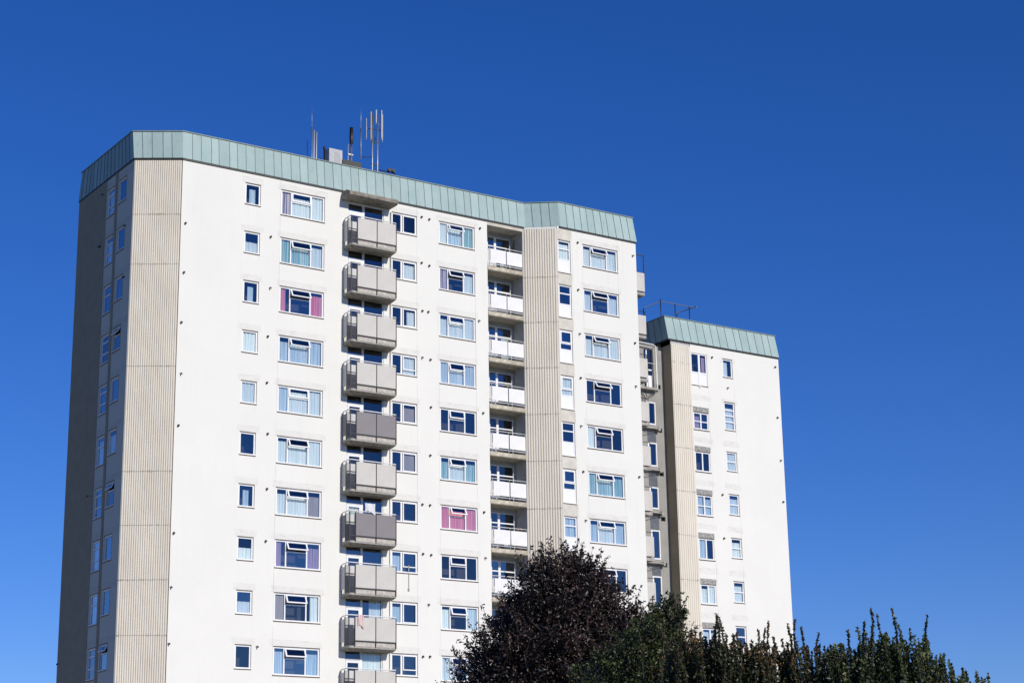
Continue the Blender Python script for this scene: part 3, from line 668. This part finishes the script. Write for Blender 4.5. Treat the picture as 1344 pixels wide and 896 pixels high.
# link wall with its stacked windows
LK=[(12.01,12.70,z0,z1) for z0,z1 in ((27.85,29.28),(25.25,26.72),(22.62,23.96),(19.55,21.32),(16.6,18.53),(14.0,15.8))]
mb=MB(); wall(mb,(0,RET),0,8.2,RX0-.002,0,32.90,LK+[(11.95,12.62,30.12,32.62)]+[(12.84,13.18,z-.27,z) for z in (30.45,27.7,24.98,22.2,19.4,16.6)])
mb.box(8.3,13.2,RET+.7,RET+.72,0,32.8,1); mb.quad((8.2,RET,32.90),(RX0,RET,32.90),(RX0,10,32.90),(8.2,10,32.90),2)  # near-black sheet puts the unlit depth behind the openings into colour
ob('link_wall',mb.mesh('link_wall',[M['grey_render'],M['dark_shut'],M['roof']]),wing)
for i,(a,b,c,d) in enumerate(LK):
    fr=MB(); w_,h_=b-a,d-c; t=.07
    fr.box(0,w_,-.03,.08,0,t*1.2); fr.box(0,w_,-.03,.08,h_-t,h_); fr.box(w_-t,w_,-.03,.08,t,h_-t); fr.box(0,t*1.6,-.03,.08,t,h_-t)
    o=ob('window',fr.mesh('window',M['frame']),wing,(a,RET,c)); g=MB(); g.quad((t,.04,t),(w_-t,.04,t),(w_-t,.04,h_-t),(t,.04,h_-t)); ob('pane',g.mesh('pane',M['glass']),o)
    sl=MB(); sl.box(9.0,12.66,-.30+RET,RET-.002,c-.30,c-.235); sl.box(12.66,12.83,-.32+RET,RET-.002,c-.40,c-.16)
    if i<len(LK)-1:
        q=MB(); q.box(12.02,12.66,-.022+RET,RET-.003,LK[i+1][3]+.05,c-.45); ob('spandrel',q.mesh('spandrel',M['dark_glass_panel']),wing)
    q=MB(); q.tube([(11.2,RET-.26,c-.32),(11.7,RET-.24,c-.62),(12.4,RET-.2,c-.45),(12.7,RET-.1,c-.42)],.018,6); ob('cable',q.mesh('cable',M['metal_dark']),wing)
    q=MB(); q.tube([(9.2,RET-.29,c+.75),(12.0,RET-.29,c+.75)],.018,6); [q.tube([(x,RET-.29,c-.235),(x,RET-.29,c+.75)],.012,5) for x in (11.0,11.3,11.6,11.98)]; ob('railing',q.mesh('railing',M['galv']),wing)
    ob('balcony',sl.mesh('balcony',M['concrete']),wing)
# large screened opening at the top of the link
fr=MB(); fr.tube([(9.2,RET-.35,32.95),(12.45,RET-.35,32.86),(12.66,RET-.3,32.80),(12.70,RET-.3,30.1)],.045,8); fr.tube([(9.2,RET-.3,31.66),(12.68,RET-.3,31.66)],.025,8); fr.tube([(12.66,RET-.3,32.8),(12.66,RET,32.8)],.03)
o=ob('balcony_screen',fr.mesh('balcony_screen',M['rail_white']),wing)
sl=MB(); sl.box(9.0,12.74,RET-.36,RET-.002,29.98,30.12); ob('slab',sl.mesh('slab',M['concrete']),o)
q=MB(); q.box(11.95,12.62,RET+.06,RET+.12,31.30,31.38); q.box(12.16,12.24,RET+.055,RET+.125,30.12,32.62); q.box(12.24,12.62,RET+.09,RET+.12,30.12,31.0); ob('frame',q.mesh('frame',M['frame']),o)
for x in (11.2,11.6,12.0,12.35):
    q=MB(); q.tube([(x,RET-.3,30.1),(x,RET-.3,31.66)],.014,6); ob('baluster',q.mesh('baluster',M['galv']),o)
g=MB(); g.quad((11.95,RET+.1,30.12),(12.62,RET+.1,30.12),(12.62,RET+.1,32.62),(11.95,RET+.1,32.62)); ob('pane',g.mesh('pane',M['glass']),o)
br=MB(); br.tube([(11.7,RET-.3,29.9),(11.9,RET-.25,29.5),(12.2,RET-.3,29.65),(12.72,RET-.3,29.95)],.025); br.tube([(11.5+.3*math.cos(a),RET-.2,29.35+.33*math.sin(a)) for a in [i*math.pi/8 for i in range(-8,9)]],.03); ob('bracket',br.mesh('bracket',M['metal_dark']),o)
# wing windows
def two_pane(w,h,grid=False):
    fr=MB(); t=.075; y0,y1=.04,.1
    fr.box(0,w,y0,y1,0,t); fr.box(0,w,y0,y1,h-t,h); fr.box(0,t,y0,y1,t,h-t); fr.box(w-t,w,y0,y1,t,h-t); fr.box(w/2-.045,w/2+.045,y0-.01,y1,t,h-t)
    if grid: fr.box(t,w-t,y0-.005,y1-.002,h*.47-.03,h*.47+.03)
    fr.box(-.03,w+.04,-.06,.039,-.03,.04,1); fr.box(-.03,w+.04,-.04,.038,-.065,-.0301,2); fr.box(-.02,w+.02,-.012,.039,h+.001,h+.03,2)  # brown strips at sill and lintel include painted shadow lines
    g=MB(); g.quad((t,.07,t),(w-t,.07,t),(w-t,.07,h-t),(t,.07,h-t))
    return dict(frame=fr.mesh('window',[M['frame'],M['sill'],M['brown']]),glass=g.mesh('pane',M['glass']),panes=dict(L=(t,w/2-.05,t,h-t),R=(w/2+.05,w-t,t,h-t)))
stain=simple('sooty_louvre',(.42,.41,.385),.9,.5,7)
cs=['p.','..','bb','b.','ww','ww','..']
for i,(a,b,c,d) in enumerate(RB):
    o=build_window(two_pane(b-a,d-c,i in (0,2)),wing,(a,RY,c),0,0,dict(zip('LR',cs[i])),40+i)
    lv=MB(); hh=.36
    lv.box(-.03,b-a+.05,-.010,.0,d-c+.03,d-c+hh)
    for k in range(5): z=d-c+.05+k*.062; lv.box(0,b-a+.03,-.035,-.011,z,z+.03)
    ob('louvre',lv.mesh('louvre',stain),o)
a,b,c,d=RBT; w_,h_=b-a,d-c
fr=MB(); t=.075
fr.box(0,w_,.04,.1,0,t); fr.box(0,w_,.04,.1,h_-t,h_); fr.box(0,t,.04,.1,t,h_-t); fr.box(w_-t,w_,.04,.1,t,h_-t); fr.box(w_*.5-.05,w_*.5+.10,.03,.1,t,h_-t); fr.box(t,w_-t,.035,.1,.76,.86); fr.box(t,w_*.5-.055,.05,.09,t,.76); fr.box(w_*.5+.105,w_-t,.05,.09,t,.76)
fr.box(-.02,w_+.02,-.03,.03,-.045,-.002,1); fr.box(w_*.42,w_*.55,-.06,.02,-.13,-.05)  # brown strip under the sill includes its painted shadow
o=ob('window',fr.mesh('window',[M['frame'],M['brown']]),wing,(a,RY,c)); g=MB(); g.quad((t,.07,.86),(w_-t,.07,.86),(w_-t,.07,h_-t),(t,.07,h_-t)); ob('pane',g.mesh('pane',M['glass']),o)
curtains(o,dict(L=(t,w_*.45,.86,h_-t),R=(w_*.6,w_-t,.86,h_-t)),dict(L='.',R='P'),77)
for i,(a,b,c,d) in enumerate(RSM):
    hh=d-c; bars=() if i in (0,) else ((hh*.3,hh*.52,hh*.72) if i==1 else (hh*.5,))
    T=simple_window(b-a,hh,bars_h=bars); build_window(T,wing,(a,RY,c),0,0,{'A':['W','w','w','w','w','w','.','.'][i]},60+i)
for u,z,k in [(16.68,32.51,0),(21.92,32.58,0),(21.88,29.24,0),(21.94,26.46,1),(17.02,23.79,0),(16.99,21.08,0),(21.98,23.8,0),(17.84,30.68,1)]: ob('vent',(vent_a,vent_b)[k],wing,(u,RY,z))

# ------------------------------------------------------------------ roof equipment (top level)
def world(u,y,z):
    c,s=math.cos(ROTZ),math.sin(ROTZ); return (u*c-y*s,103.7025+u*s+y*c,z)
RZ=39.22-.55
def thing(name,u,y,z,label,cat,group=None):
    o=bpy.data.objects.new(name,None); COL.objects.link(o); o.location=world(u,y,z); o.rotation_euler=(0,0,ROTZ); return tag(o,label,cat,group)
AY=4.0; ag='antenna masts on the tower roof'
t_=thing('antenna_mast',-10.82,AY,RZ,'tall thin whip aerial with three short pale rods at its foot, leftmost on the roof','antenna',ag)
mb=MB(); mb.tube([(0,0,0),(-.02,0,4.1)],.035,8); ob('pole',mb.mesh('pole',M['galv']),t_)
mb=MB(); mb.tube([(-.02,0,4.1),(-.04,0,5.3)],[.016,.008],6); ob('whip',mb.mesh('whip',M['galv']),t_)
for x,h in ((.12,3.95),(.28,3.85),(-.3,3.2)):
    mb=MB(); mb.tube([(x,.0,.2),(x+.0,0,h)],.03 if x>0 else .015,8); mb.tube([(0,0,1.8+x),(x,0,1.8+x)],.02); ob('aerial_rod',mb.mesh('aerial_rod',M['rail_white'] if x>0 else M['metal_dark']),t_)
t_=thing('equipment_cabinet',-9.45,AY,RZ,'pale grey box cabinet on the roof between two aerials','cabinet')
mb=MB(); mb.box(-.42,.43,-.3,.3,1.5,2.93); mb.box(-.38,-.3,-.25,.25,0,1.5); mb.box(.3,.38,-.25,.25,0,1.5); ob('body',mb.mesh('body',simple('cabinet_paint',(.46,.46,.47),.6,.08)),t_)
mb=MB(); mb.box(-.06,.26,-.315,-.301,1.7,2.75); ob('door',mb.mesh('door',simple('cabinet_door',(.40,.40,.41),.6,.08)),t_)
mb=MB(); mb.tube([(-.58,0,0),(-.58,0,2.9)],.05,8); mb.tube([(-.58,0,2.9),(-.58,0,3.05)],.08,8); mb.tube([(-.8,0,0),(-.8,0,2.3)],.03); ob('flue',mb.mesh('flue',M['metal_dark']),t_)
t_=thing('antenna_mast',-8.28,AY,RZ,'short stout mast with dark cylindrical head and clamps on a dark base','antenna',ag)
mb=MB(); mb.tube([(0,0,0),(0,0,3.6)],.06,8); ob('pole',mb.mesh('pole',M['galv']),t_)
mb=MB(); mb.tube([(0,0,3.6),(0,0,4.0),(0,0,4.6)],[.10,.12,.10],10); mb.tube([(-.06,-.1,3.4),(-.06,-.1,4.5)],.03); ob('head',mb.mesh('head',M['metal_dark']),t_)
mb=MB(); mb.tube([(-.22,0,1),(-.2,0,3.55)],.018); mb.box(-.22,.1,-.05,.05,2.88,2.95); ob('aerial_rod',mb.mesh('aerial_rod',M['rail_white']),t_)
mb=MB(); mb.prism([(-.75,-.4),(.45,-.4),(.45,.5),(-.75,.5)],0,2.38); ob('base',mb.mesh('base',M['black']),t_)
t_=thing('antenna_mast',-7.66,AY,RZ,'slim lattice whip aerial on a side arm, tallest thin point right of centre','antenna',ag)
lat=MB()
for a in (0,2.1,4.2):
    lat.tube([(.06*math.cos(a),.06*math.sin(a),2.8),(.03*math.cos(a),.03*math.sin(a),4.7)],.012,5)
for k in range(14):
    z=2.8+k*.135; a=k*2.1; rr=.06-.03*k/14; lat.tube([(rr*math.cos(a),rr*math.sin(a),z),(rr*math.cos(a+2.1),rr*math.sin(a+2.1),z+.13)],.008,4)
ob('lattice',lat.mesh('lattice',M['galv']),t_)
mb=MB(); mb.tube([(0,0,4.7),(.02,0,6.08)],[.02,.009],6); ob('whip',mb.mesh('whip',M['galv']),t_)
mb=MB(); mb.tube([(0,0,2.9),(.72,0,3.05)],.025); ob('arm',mb.mesh('arm',M['metal_dark']),t_)
t_=thing('antenna_mast',-6.72,AY,RZ,'twin-pole mast ringed by tall white panel aerials, the widest group on the roof','antenna',ag)
for x,h in ((-.17,5.75),(.18,5.7)):
    mb=MB(); mb.tube([(x,0,0),(x,0,h)],.045,8); ob('pole',mb.mesh('pole',M['galv']),t_)
mb=MB(); mb.tube([(-.45,0,4.78),(.5,0,4.84)],.025); mb.tube([(-.17,-.3,4.2),(.18,.3,4.2)],.02); mb.box(-.24,.26,-.04,.04,2.6,2.66); mb.box(-.24,.26,-.04,.04,4.0,4.06); ob('arm',mb.mesh('arm',M['metal_dark']),t_)
for x,y,z0,z1,wd in ((-.34,-.12,4.1,5.8,.028),(-.53,.1,4.2,5.43,.018),(-.04,-.2,5.15,5.96,.036),(.35,-.15,4.3,6.04,.03),(.55,.1,4.28,5.9,.024)):
    mb=MB(); mb.box(x-wd,x+wd,y-.04,y+.04,z0,z1); mb.tube([(x,y,z0-.1),(x,y,z0)],.02); mb.tube([(x*.5,0,(z0+z1)/2),(x,y,(z0+z1)/2)],.015); ob('panel_aerial',mb.mesh('panel_aerial',M['aerial']),t_)
t_=thing('roof_light',-5.67,AY,RZ,'pair of small dark round floodlights on the roof edge right of the masts','floodlight')
mb=MB(); mb.tube([(-.9,0,2.35),(.3,0,2.35)],.03); mb.tube([(-.9,0,0),(-.9,0,2.35)],.03); mb.tube([(.3,0,0),(.3,0,2.35)],.03); ob('bracket',mb.mesh('bracket',M['metal_dark']),t_)
for x in (-.12,.16):
    mb=MB(); mb.tube([(x,.12,2.42),(x,.0,2.44),(x,-.14,2.46)],[.06,.10,.12],12); ob('lamp',mb.mesh('lamp',M['black']),t_)
t_=thing('guard_rail',13.4,RY+.8,34.2,'dark steel guard rail on the roof of the lower tower','railing')
rw,rd_=2.7,1.75
def post(x,y):
    mb=MB(); mb.tube([(x,y,0),(x,y,1.72+(.12 if x==0 and y==0 else 0))],.03,6); ob('post',mb.mesh('post',M['metal_dark']),t_)
for x,y in ((0,0),(1.15,0),(2.3,0),(0,rd_),(2.7,rd_)): post(x,y)
mb=MB(); mb.tube([(0,rd_,1.7),(0,0,1.7),(2.95,0,1.7)],.028,6); mb.tube([(2.7,-.25,1.7),(2.5,rd_,1.7)],.028,6); ob('rail',mb.mesh('rail',M['galv']),t_)
# washing hung on two balconies
def laundry(u,z,w_,h_,mat,label):
    mb=MB(); nx,nz=12,10
    P=[[(u+w_*i/nx,-BD-.05-.035*math.sin(i*1.3+k*.35)-.02*k/nz,z-h_*k/nz*(1-.18*math.sin(math.pi*i/nx*1.5))) for i in range(nx+1)] for k in range(nz+1)]
    for k in range(nz):
        for i in range(nx): mb.quad(P[k+1][i],P[k+1][i+1],P[k][i+1],P[k][i])
    for i in range(nx): a=P[0][i]; b=P[0][i+1]; mb.quad(a,b,(b[0],-BD+.05,b[2]+.02),(a[0],-BD+.05,a[2]+.02))
    o=ob('laundry',mb.mesh('laundry',mat),None,(0,103.7025,0),ROTZ); tag(o,label,'laundry','washing hung over balcony rails')
laundry(-9.98,rowz(36.10,6)+.35,.62,.50,cloth('white_washing',(.6,.6,.62),(.8,.8,.8),6),'white washing bundled over the rail of the lower dark-panelled balcony')
laundry(-10.35,rowz(36.02,8),.34,.62,cloth('pink_washing',(.6,.35,.33),(.75,.6,.58),6),'pink and white cloth hanging over a pale balcony rail')

t_=thing('potted_plant',.55,.30,rowz(34.63,6)+.26,'small orange-flowered pot plant on the recessed balcony above the dark tree','potted plant')
mb=MB(); mb.tube([(0,0,0),(0,0,.62)],[.09,.13],12); ob('pot',mb.mesh('pot',simple('terracotta',(.35,.14,.07),.8,.1)),t_)
mb=MB()
for k in range(90):
    a=random.uniform(0,6.28); q=Vector((math.cos(a)*random.uniform(0,.2),math.sin(a)*random.uniform(0,.2),random.uniform(.6,1.25))); u_=Vector((random.gauss(0,.05),random.gauss(0,.05),random.gauss(0,.05))); w_=Vector((random.gauss(0,.05),random.gauss(0,.05),random.gauss(0,.05)))
    mb.quad(q,q+u_,q+u_+w_,q+w_,0 if k%3 else 1)
ob('leaves',mb.mesh('leaves',[simple('pot_leaf',(.05,.09,.03),.6,.2),simple('orange_petal',(.75,.16,.05),.6,.2)]),t_)
t_=thing('folded_parasol',.50,.45,rowz(34.63,0)+.26,'folded black parasol leaning in the corner of the topmost recessed balcony','parasol')
mb=MB(); mb.tube([(0,0,0),(.12,.1,2.1)],.02,8); ob('pole',mb.mesh('pole',M['metal_dark']),t_)
mb=MB(); mb.tube([(.03,.02,.55),(.05,.04,.8),(.09,.07,1.5),(.12,.1,2.05)],[.20,.17,.09,.03],9); ob('canopy',mb.mesh('canopy',simple('black_cloth',(.02,.02,.022),.9,.2)),t_)
# ------------------------------------------------------------------ trees
def leaf_mat(name,dark,mid,light,rough=.42,spec=.5,trans=.12):
    m=NT(name); a=m.n('ShaderNodeAttribute'); a.attribute_name='tone'
    col=m.ramp(a.outputs['Fac'],[(0,dark),(.6,mid),(.97,light)])
    m.b.inputs['Subsurface Weight'].default_value=0
    m.done(col,rough,0,spec)
    t=m.t; tr=m.n('ShaderNodeBsdfTranslucent'); m.l(col,tr.inputs[0]); mx=m.n('ShaderNodeMixShader'); mx.inputs[0].default_value=trans
    m.l(m.b.outputs[0],mx.inputs[1]); m.l(tr.outputs[0],mx.inputs[2]); m.l(mx.outputs[0],t.nodes['Material Output'].inputs[0]); return m.mat
def leaves_mesh(name,cen,size,mat,tone=None,up=.35):
    """one folded leaf (two triangles meeting on the midrib) per centre"""
    n=len(cen); a=rng.normal(size=(n,3)); a[:,2]+=up*rng.random(n); a/=np.linalg.norm(a,axis=1)[:,None]
    b=rng.normal(size=(n,3)); b-=a*(a*b).sum(1)[:,None]; b/=np.linalg.norm(b,axis=1)[:,None]; c=np.cross(a,b)
    s=size*(.6+.8*rng.random(n))[:,None]
    v=np.empty((n,4,3)); v[:,0]=cen-a*s; v[:,2]=cen+a*s; fold=.25*s
    v[:,1]=cen+b*s*.5+c*fold; v[:,3]=cen-b*s*.5+c*fold
    me=bpy.data.meshes.new(name); me.vertices.add(n*4); me.vertices.foreach_set('co',v.astype('f4').ravel())
    base=np.arange(n)[:,None]*4; tri=np.concatenate([base+[0,1,2],base+[0,2,3]],1).ravel()
    me.loops.add(n*6); me.loops.foreach_set('vertex_index',tri.astype('i4')); me.polygons.add(n*2); me.polygons.foreach_set('loop_start',(np.arange(n*2)*3).astype('i4'))
    me.polygons.foreach_set('loop_total',np.full(n*2,3,'i4')); me.update(calc_edges=True)
    t=rng.random(n) if tone is None else tone
    at=me.attributes.new('tone','FLOAT','FACE'); at.data.foreach_set('value',np.repeat(t,2).astype('f4'))
    me.materials.append(mat); return me
bark=simple('bark',(.07,.055,.045),.95,.35,8)
def blobs_leaves(blobs,dens,csize,per,clump):
    out=[];tn=[]
    for (x,y,z,rx,ry,rz) in blobs:
        n=int(dens*rx*rz*max(ry,.5))
        d=rng.normal(size=(n,3)); d/=np.linalg.norm(d,axis=1)[:,None]; rad=rng.random(n)**.32*(1+.22*np.abs(rng.normal(size=n))*(rng.random(n)<.25))
        c=np.array((x,y,z))+d*rad[:,None]*np.array((rx,ry,rz))
        ct=rng.random(n)
        for k in range(per):
            pass
        p=np.repeat(c,per,0)+rng.normal(size=(n*per,3))*clump; out.append(p); tn.append(np.clip(np.repeat(ct,per)*.6+rng.random(n*per)*.45,0,1))
    return np.concatenate(out),np.concatenate(tn)
def limbs(mb,base,blobs,r0):
    bx,by=base
    top=max(b[2] for b in blobs)
    mb.tube([(bx,by,0),(bx+.05,by,1.5),(bx-.04,by+.05,3.2),(bx+.1,by,top*.62),(bx+.05,by,top*.9)],[r0,r0*.85,r0*.7,r0*.4,.03],10)
    for i,(x,y,z,rx,ry,rz) in enumerate(blobs):
        h=min(z*.55+random.uniform(-.4,.4),top*.6)
        mb.tube([(bx,by,h),((bx+x)/2+random.uniform(-.2,.2),(by+y)/2,(h+z)/2+.25),(x,y,z),(x+random.uniform(-.3,.3)*rx,y,z+rz*.8)],[r0*.38,r0*.26,r0*.14,.01],6)
        for k in range(5):
            a=random.uniform(0,6.28); mb.tube([(x,y,z),(x+rx*.45*math.cos(a),y+ry*.45*math.sin(a),z+rz*.3),(x+rx*.9*math.cos(a),y+ry*.9*math.sin(a),z+rz*random.uniform(.3,.8))],[.03,.018,.006],4)
# purple-leaved tree; y about 50 m, 1 m wide per 50 px of the picture
PY=50.
def P2(px,py,rp,dy=0,ry=None,k=1.0,Y=PY):
    x,y,z,rr=px,dy,py,rp
    return (x,Y+dy,z,rr,(ry or rr),rr*k)
purple=[P2(1.15,9.05,.75),P2(.55,8.55,.8,.3),P2(1.75,8.75,.75,.2),P2(2.2,8.1,.85,.1),P2(1.2,8.0,1.1,-.4),P2(.2,7.7,.75,-.1),P2(-.35,7.1,.85,.2),P2(-.8,6.35,.8,0),P2(.3,6.7,1.1,-.6),
 P2(1.5,6.9,1.3,-.8),P2(2.7,7.3,1.0,-.3),P2(3.5,7.15,.85,.2),P2(3.1,6.4,1.1,-.2),P2(4.3,6.5,.9,.4),P2(2.0,5.7,1.3,-1.0),P2(.4,5.5,1.3,-.8),P2(-.9,5.3,1.1,0),P2(3.5,5.2,1.3,-.6),P2(4.9,5.4,1.1,.3),
 P2(1.5,4.4,1.6,-.8),P2(-.4,4.2,1.3,.2),P2(3.4,4.0,1.4,.2),P2(1.4,6.5,1.5,1.6),P2(2.9,5.4,1.6,1.6),P2(0,5.0,1.5,1.6)]
tr=bpy.data.objects.new('purple_leaved_tree',None); COL.objects.link(tr); tr.location=(1.6,50,0)
tag(tr,'dark purple-leaved tree in front of the tall tower, its crown reaching the lower windows','tree')
pl=[(b[0]-1.6,b[1]-50,b[2],b[3],b[4],b[5]) for b in purple]
mb=MB(); limbs(mb,(0,0),pl,.20)
c,t=blobs_leaves(pl,190,0,34,.115)
# sprigs that break the outline everywhere
def sprigs(bl,tw,n,lmin,lmax,per,spread):
    ex=[]
    for (x,y,z,rx,ry,rz) in bl:
        for _ in range(n):
            a=random.uniform(0,6.28); el=random.uniform(-.15,1.35); d=Vector((math.cos(a)*math.cos(el),math.sin(a)*math.cos(el),math.sin(el)))
            q=Vector((x+d.x*rx*.85,y+d.y*ry*.85,z+d.z*rz*.85)); L=random.uniform(lmin,lmax); d2=(d+Vector((random.gauss(0,.3),random.gauss(0,.3),.5))).normalized()
            e_=q+d2*(L+.15*rx); tw.tube([q,q.lerp(e_,.5)+Vector((random.gauss(0,.03),0,random.gauss(0,.03))),e_],[.012,.008,.003],4)
            for k in range(per):
                s_=random.random(); p_=q.lerp(e_,s_); w=spread*(1.2-.7*s_); ex.append(p_+Vector((random.gauss(0,w),random.gauss(0,w),random.gauss(0,w))))
    return ex
tw=mb; ex=sprigs(pl,tw,40,.15,.62,24,.05)
tips=[(1.28,10.02,.0),(.86,9.5,.5),(.55,9.42,.2),(1.5,9.75,.3),(1.9,9.55,.2),(2.35,9.3,-.2),(.0,8.85,.1),(-.35,8.2,0),(-.85,7.55,.0),(-1.35,7.55,.2),(-1.7,7.3,0),(-1.75,6.75,0),(-1.55,6.9,.2),(2.75,8.75,.2),(3.2,8.25,0),(3.7,8.15,.1),(4.1,7.7,.1),(-.6,7.95,.2),(.3,9.1,0),(2.1,9.35,.1)]
for (x,z,dy) in tips:
    x-=1.6; q=Vector((x*.82+.0,dy,z-.75)); tpt=Vector((x,dy,z)); tw.tube([q,q.lerp(tpt,.5)+Vector((.03,0,0)),tpt],[.02,.012,.005],4)
    for k in range(60):
        s=random.random(); pnt=q.lerp(tpt,s); ex.append(pnt+Vector((random.gauss(0,.07),random.gauss(0,.07),random.gauss(0,.05)))*(1.25-s*.6))
ob('trunk',tw.mesh('trunk',bark),tr)
c=np.concatenate([c,np.array([tuple(q) for q in ex])]); t=np.concatenate([t,rng.random(len(ex))])
M['purple']=leaf_mat('purple_leaf',(.006,.005,.0045),(.015,.0108,.009),(.12,.065,.055),.42,.45,.08)  # lightest tone paints pinkish highlights onto scattered leaves
ob('crown',leaves_mesh('crown',c,.043,M['purple'],t),tr)

# leafy shrubs with long upright shoots, nearer the camera (y about 26 m)
def shooty(name,x0,x1,Y,topf,nshoot,mat,label,long_tips=(),leaf=.027,dens=140,group='tall leafy shrubs along the foot of the picture',zb=.3,depth=.9,name_='shrub'):
    o=bpy.data.objects.new(name_,None); COL.objects.link(o); xc=(x0+x1)/2; o.location=(xc,Y,0); tag(o,label,'shrub',group)
    st=MB(); pts=[];tones=[]
    def shoot(x,dy,z0,z1,w,lf=1.0):
        bend=random.gauss(0,.15); w*=random.uniform(.45,1.05); xb=x-xc; n=6
        path=[Vector((xb+bend*math.sin(i/n*1.6)+.035*math.sin(i*1.3+x*9),dy+.03*math.sin(i*1.3),z0+(z1-z0)*i/n)) for i in range(n+1)]
        st.tube(path,[.012*(1-.8*i/n)+.002 for i in range(n+1)],4)
        L=z1-z0; m=int(L*dens*lf); sh=random.random()
        for k in range(m):
            s=(k+random.random())/m; fi=s*n; i=min(int(fi),n-1); p_=path[i].lerp(path[i+1],fi-i); rr=w*(1.1-s*.85)*(.75+.5*math.sin(s*17+x*40)**2); a=random.uniform(0,6.28)
            pts.append((p_.x+math.cos(a)*rr*random.random()**.6,p_.y+math.sin(a)*rr*random.random()**.6,p_.z+random.gauss(0,.01)))
            tones.append(min(1,max(0,sh*.35+random.random()*.5+ (.25 if s>.9 else 0))))
    for i in range(nshoot):
        x=random.uniform(x0-.05,x1+.05); dy=random.uniform(-depth/2,depth/2); zt=topf(x)+.04-abs(random.gauss(0,.26))
        # the part low down carries fewer leaves
        z0=max(zb,zt-1.9); shoot(x,dy,z0,zt,.095)
    for x,zt in long_tips:
        shoot(x,random.uniform(-.2,.2),zt-1.3,zt,.05,1.25)
        shoot(x+random.uniform(-.09,.09),random.uniform(-.2,.2),zt-1.3,zt-random.uniform(.12,.32),.06,1.1)
    for i in range(max(8,nshoot//6)):   # main stems
        x=random.uniform(x0,x1)-xc; dy=random.uniform(-depth/2,depth/2); st.tube([(x*.5,dy*.5,0),(x*.8,dy*.8,1.4),(x,dy,2.9)],[.035,.025,.012],5)
    # lower mass, out of the picture but there from other sides
    n=int((x1-x0)*900); q=np.column_stack([rng.uniform(x0-xc,x1-xc,n),rng.normal(0,depth*.3,n),rng.uniform(.2,2.8,n)])
    n=int((x1-x0)*5200); xs=rng.uniform(x0-xc,x1-xc,n); tp=np.array([topf(a+xc) for a in xs])
    pts+=[tuple(a) for a in np.column_stack([xs,rng.normal(0,depth*.28,n),tp-.34-rng.random(n)**.8*1.4+.05*np.sin((xs+xc)*7.3)])]; tones+=list(rng.random(n)*.6)
    ob('stems',st.mesh('stems',bark),o)
    ob('foliage',leaves_mesh('foliage',np.array(pts),leaf,mat,np.array(tones)),o)
    ob('lower_foliage',leaves_mesh('lower_foliage',q,leaf*2.6,mat),o)
    return o
def interp(tab):
    def f(x):
        if x<=tab[0][0]: return tab[0][1]
        for (a,za),(b,zb) in zip(tab[:-1],tab[1:]):
            if x<=b: return za+(zb-za)*(x-a)/(b-a)
        return tab[-1][1]
    return f
M['hedge']=leaf_mat('dark_green_leaf',(.012,.020,.007),(.048,.068,.022),(.20,.21,.07),.45,.45,.12)  # lightest tone paints green highlights onto scattered leaves
M['hedge2']=leaf_mat('olive_leaf',(.012,.018,.007),(.046,.056,.019),(.21,.11,.05),.45,.45,.12)
M['green']=leaf_mat('mid_green_leaf',(.013,.019,.007),(.040,.055,.016),(.14,.17,.05),.45,.4,.15)
HT=interp([(1.9,4.60),(2.3,4.62),(2.82,4.66),(3.34,4.52),(4.37,4.50),(4.9,4.62),(5.41,4.52),(5.71,4.34),(6.0,4.12),(6.3,3.92),(6.6,3.7)])
tipsA=[(2.43,4.93),(2.64,4.92),(2.97,4.91),(3.21,4.75),(3.34,4.75)]
tipsB=[(3.5,4.86),(3.72,4.81),(3.86,4.79),(4.06,4.91),(4.26,4.72)]
tipsC=[(4.5,4.73),(4.71,4.84),(4.97,5.0),(5.11,5.02),(5.27,4.89)]
tipsD=[(5.48,4.91),(5.39,4.59),(5.65,4.62),(5.81,4.38),(6.03,4.19),(6.33,4.09)]
shooty('leafy_shrub',2.05,3.35,26,HT,170,M['hedge2'],'bushy shrub with reddish tips on its upright shoots, in front of the lower tower',tipsA)
shooty('leafy_shrub',3.35,4.30,26.2,HT,130,M['hedge2'],'dark green shrub with upright shoots crossing the right corner of the lower tower',tipsB)
shooty('leafy_shrub',4.30,5.30,26,HT,130,M['hedge'],'dark green shrub against the blue sky with the tallest thin upright shoots',tipsC)
shooty('leafy_shrub',5.30,6.30,26.1,HT,110,M['hedge'],'dark green shrub sloping down to the right against the sky, rightmost of the row',tipsD)
# rounder mid-green tree between the purple tree and the shrubs
GY=34
gb=[(2.6,GY,5.45,.5,.5,.65),(2.1,GY-.2,5.15,.55,.5,.6),(1.6,GY,4.6,.6,.6,.65),(2.5,GY-.2,4.6,.75,.7,.8),(2.9,GY,4.75,.45,.5,.6),(1.2,GY+.1,3.9,.7,.7,.7),(2.2,GY,3.7,1.1,.9,.9),(3.1,GY,3.8,.8,.8,.9),(2.75,GY,5.9,.25,.25,.3)]
g_=bpy.data.objects.new('green_tree',None); COL.objects.link(g_); g_.location=(2.2,GY,0)
tag(g_,'small mid-green tree between the purple-leaved tree and the row of shrubs','tree')
gl=[(b[0]-2.2,b[1]-GY,b[2],b[3],b[4],b[5]) for b in gb]
mb=MB(); limbs(mb,(0,0),gl,.10)
c,t=blobs_leaves(gl,520,0,26,.075)
tw=mb; ex=sprigs(gl,tw,26,.08,.30,22,.03); ob('trunk',tw.mesh('trunk',bark),g_); c=np.concatenate([c,np.array([tuple(q) for q in ex])]); t=np.concatenate([t,rng.random(len(ex))])
ob('crown',leaves_mesh('crown',c,.031,M['green'],t),g_)
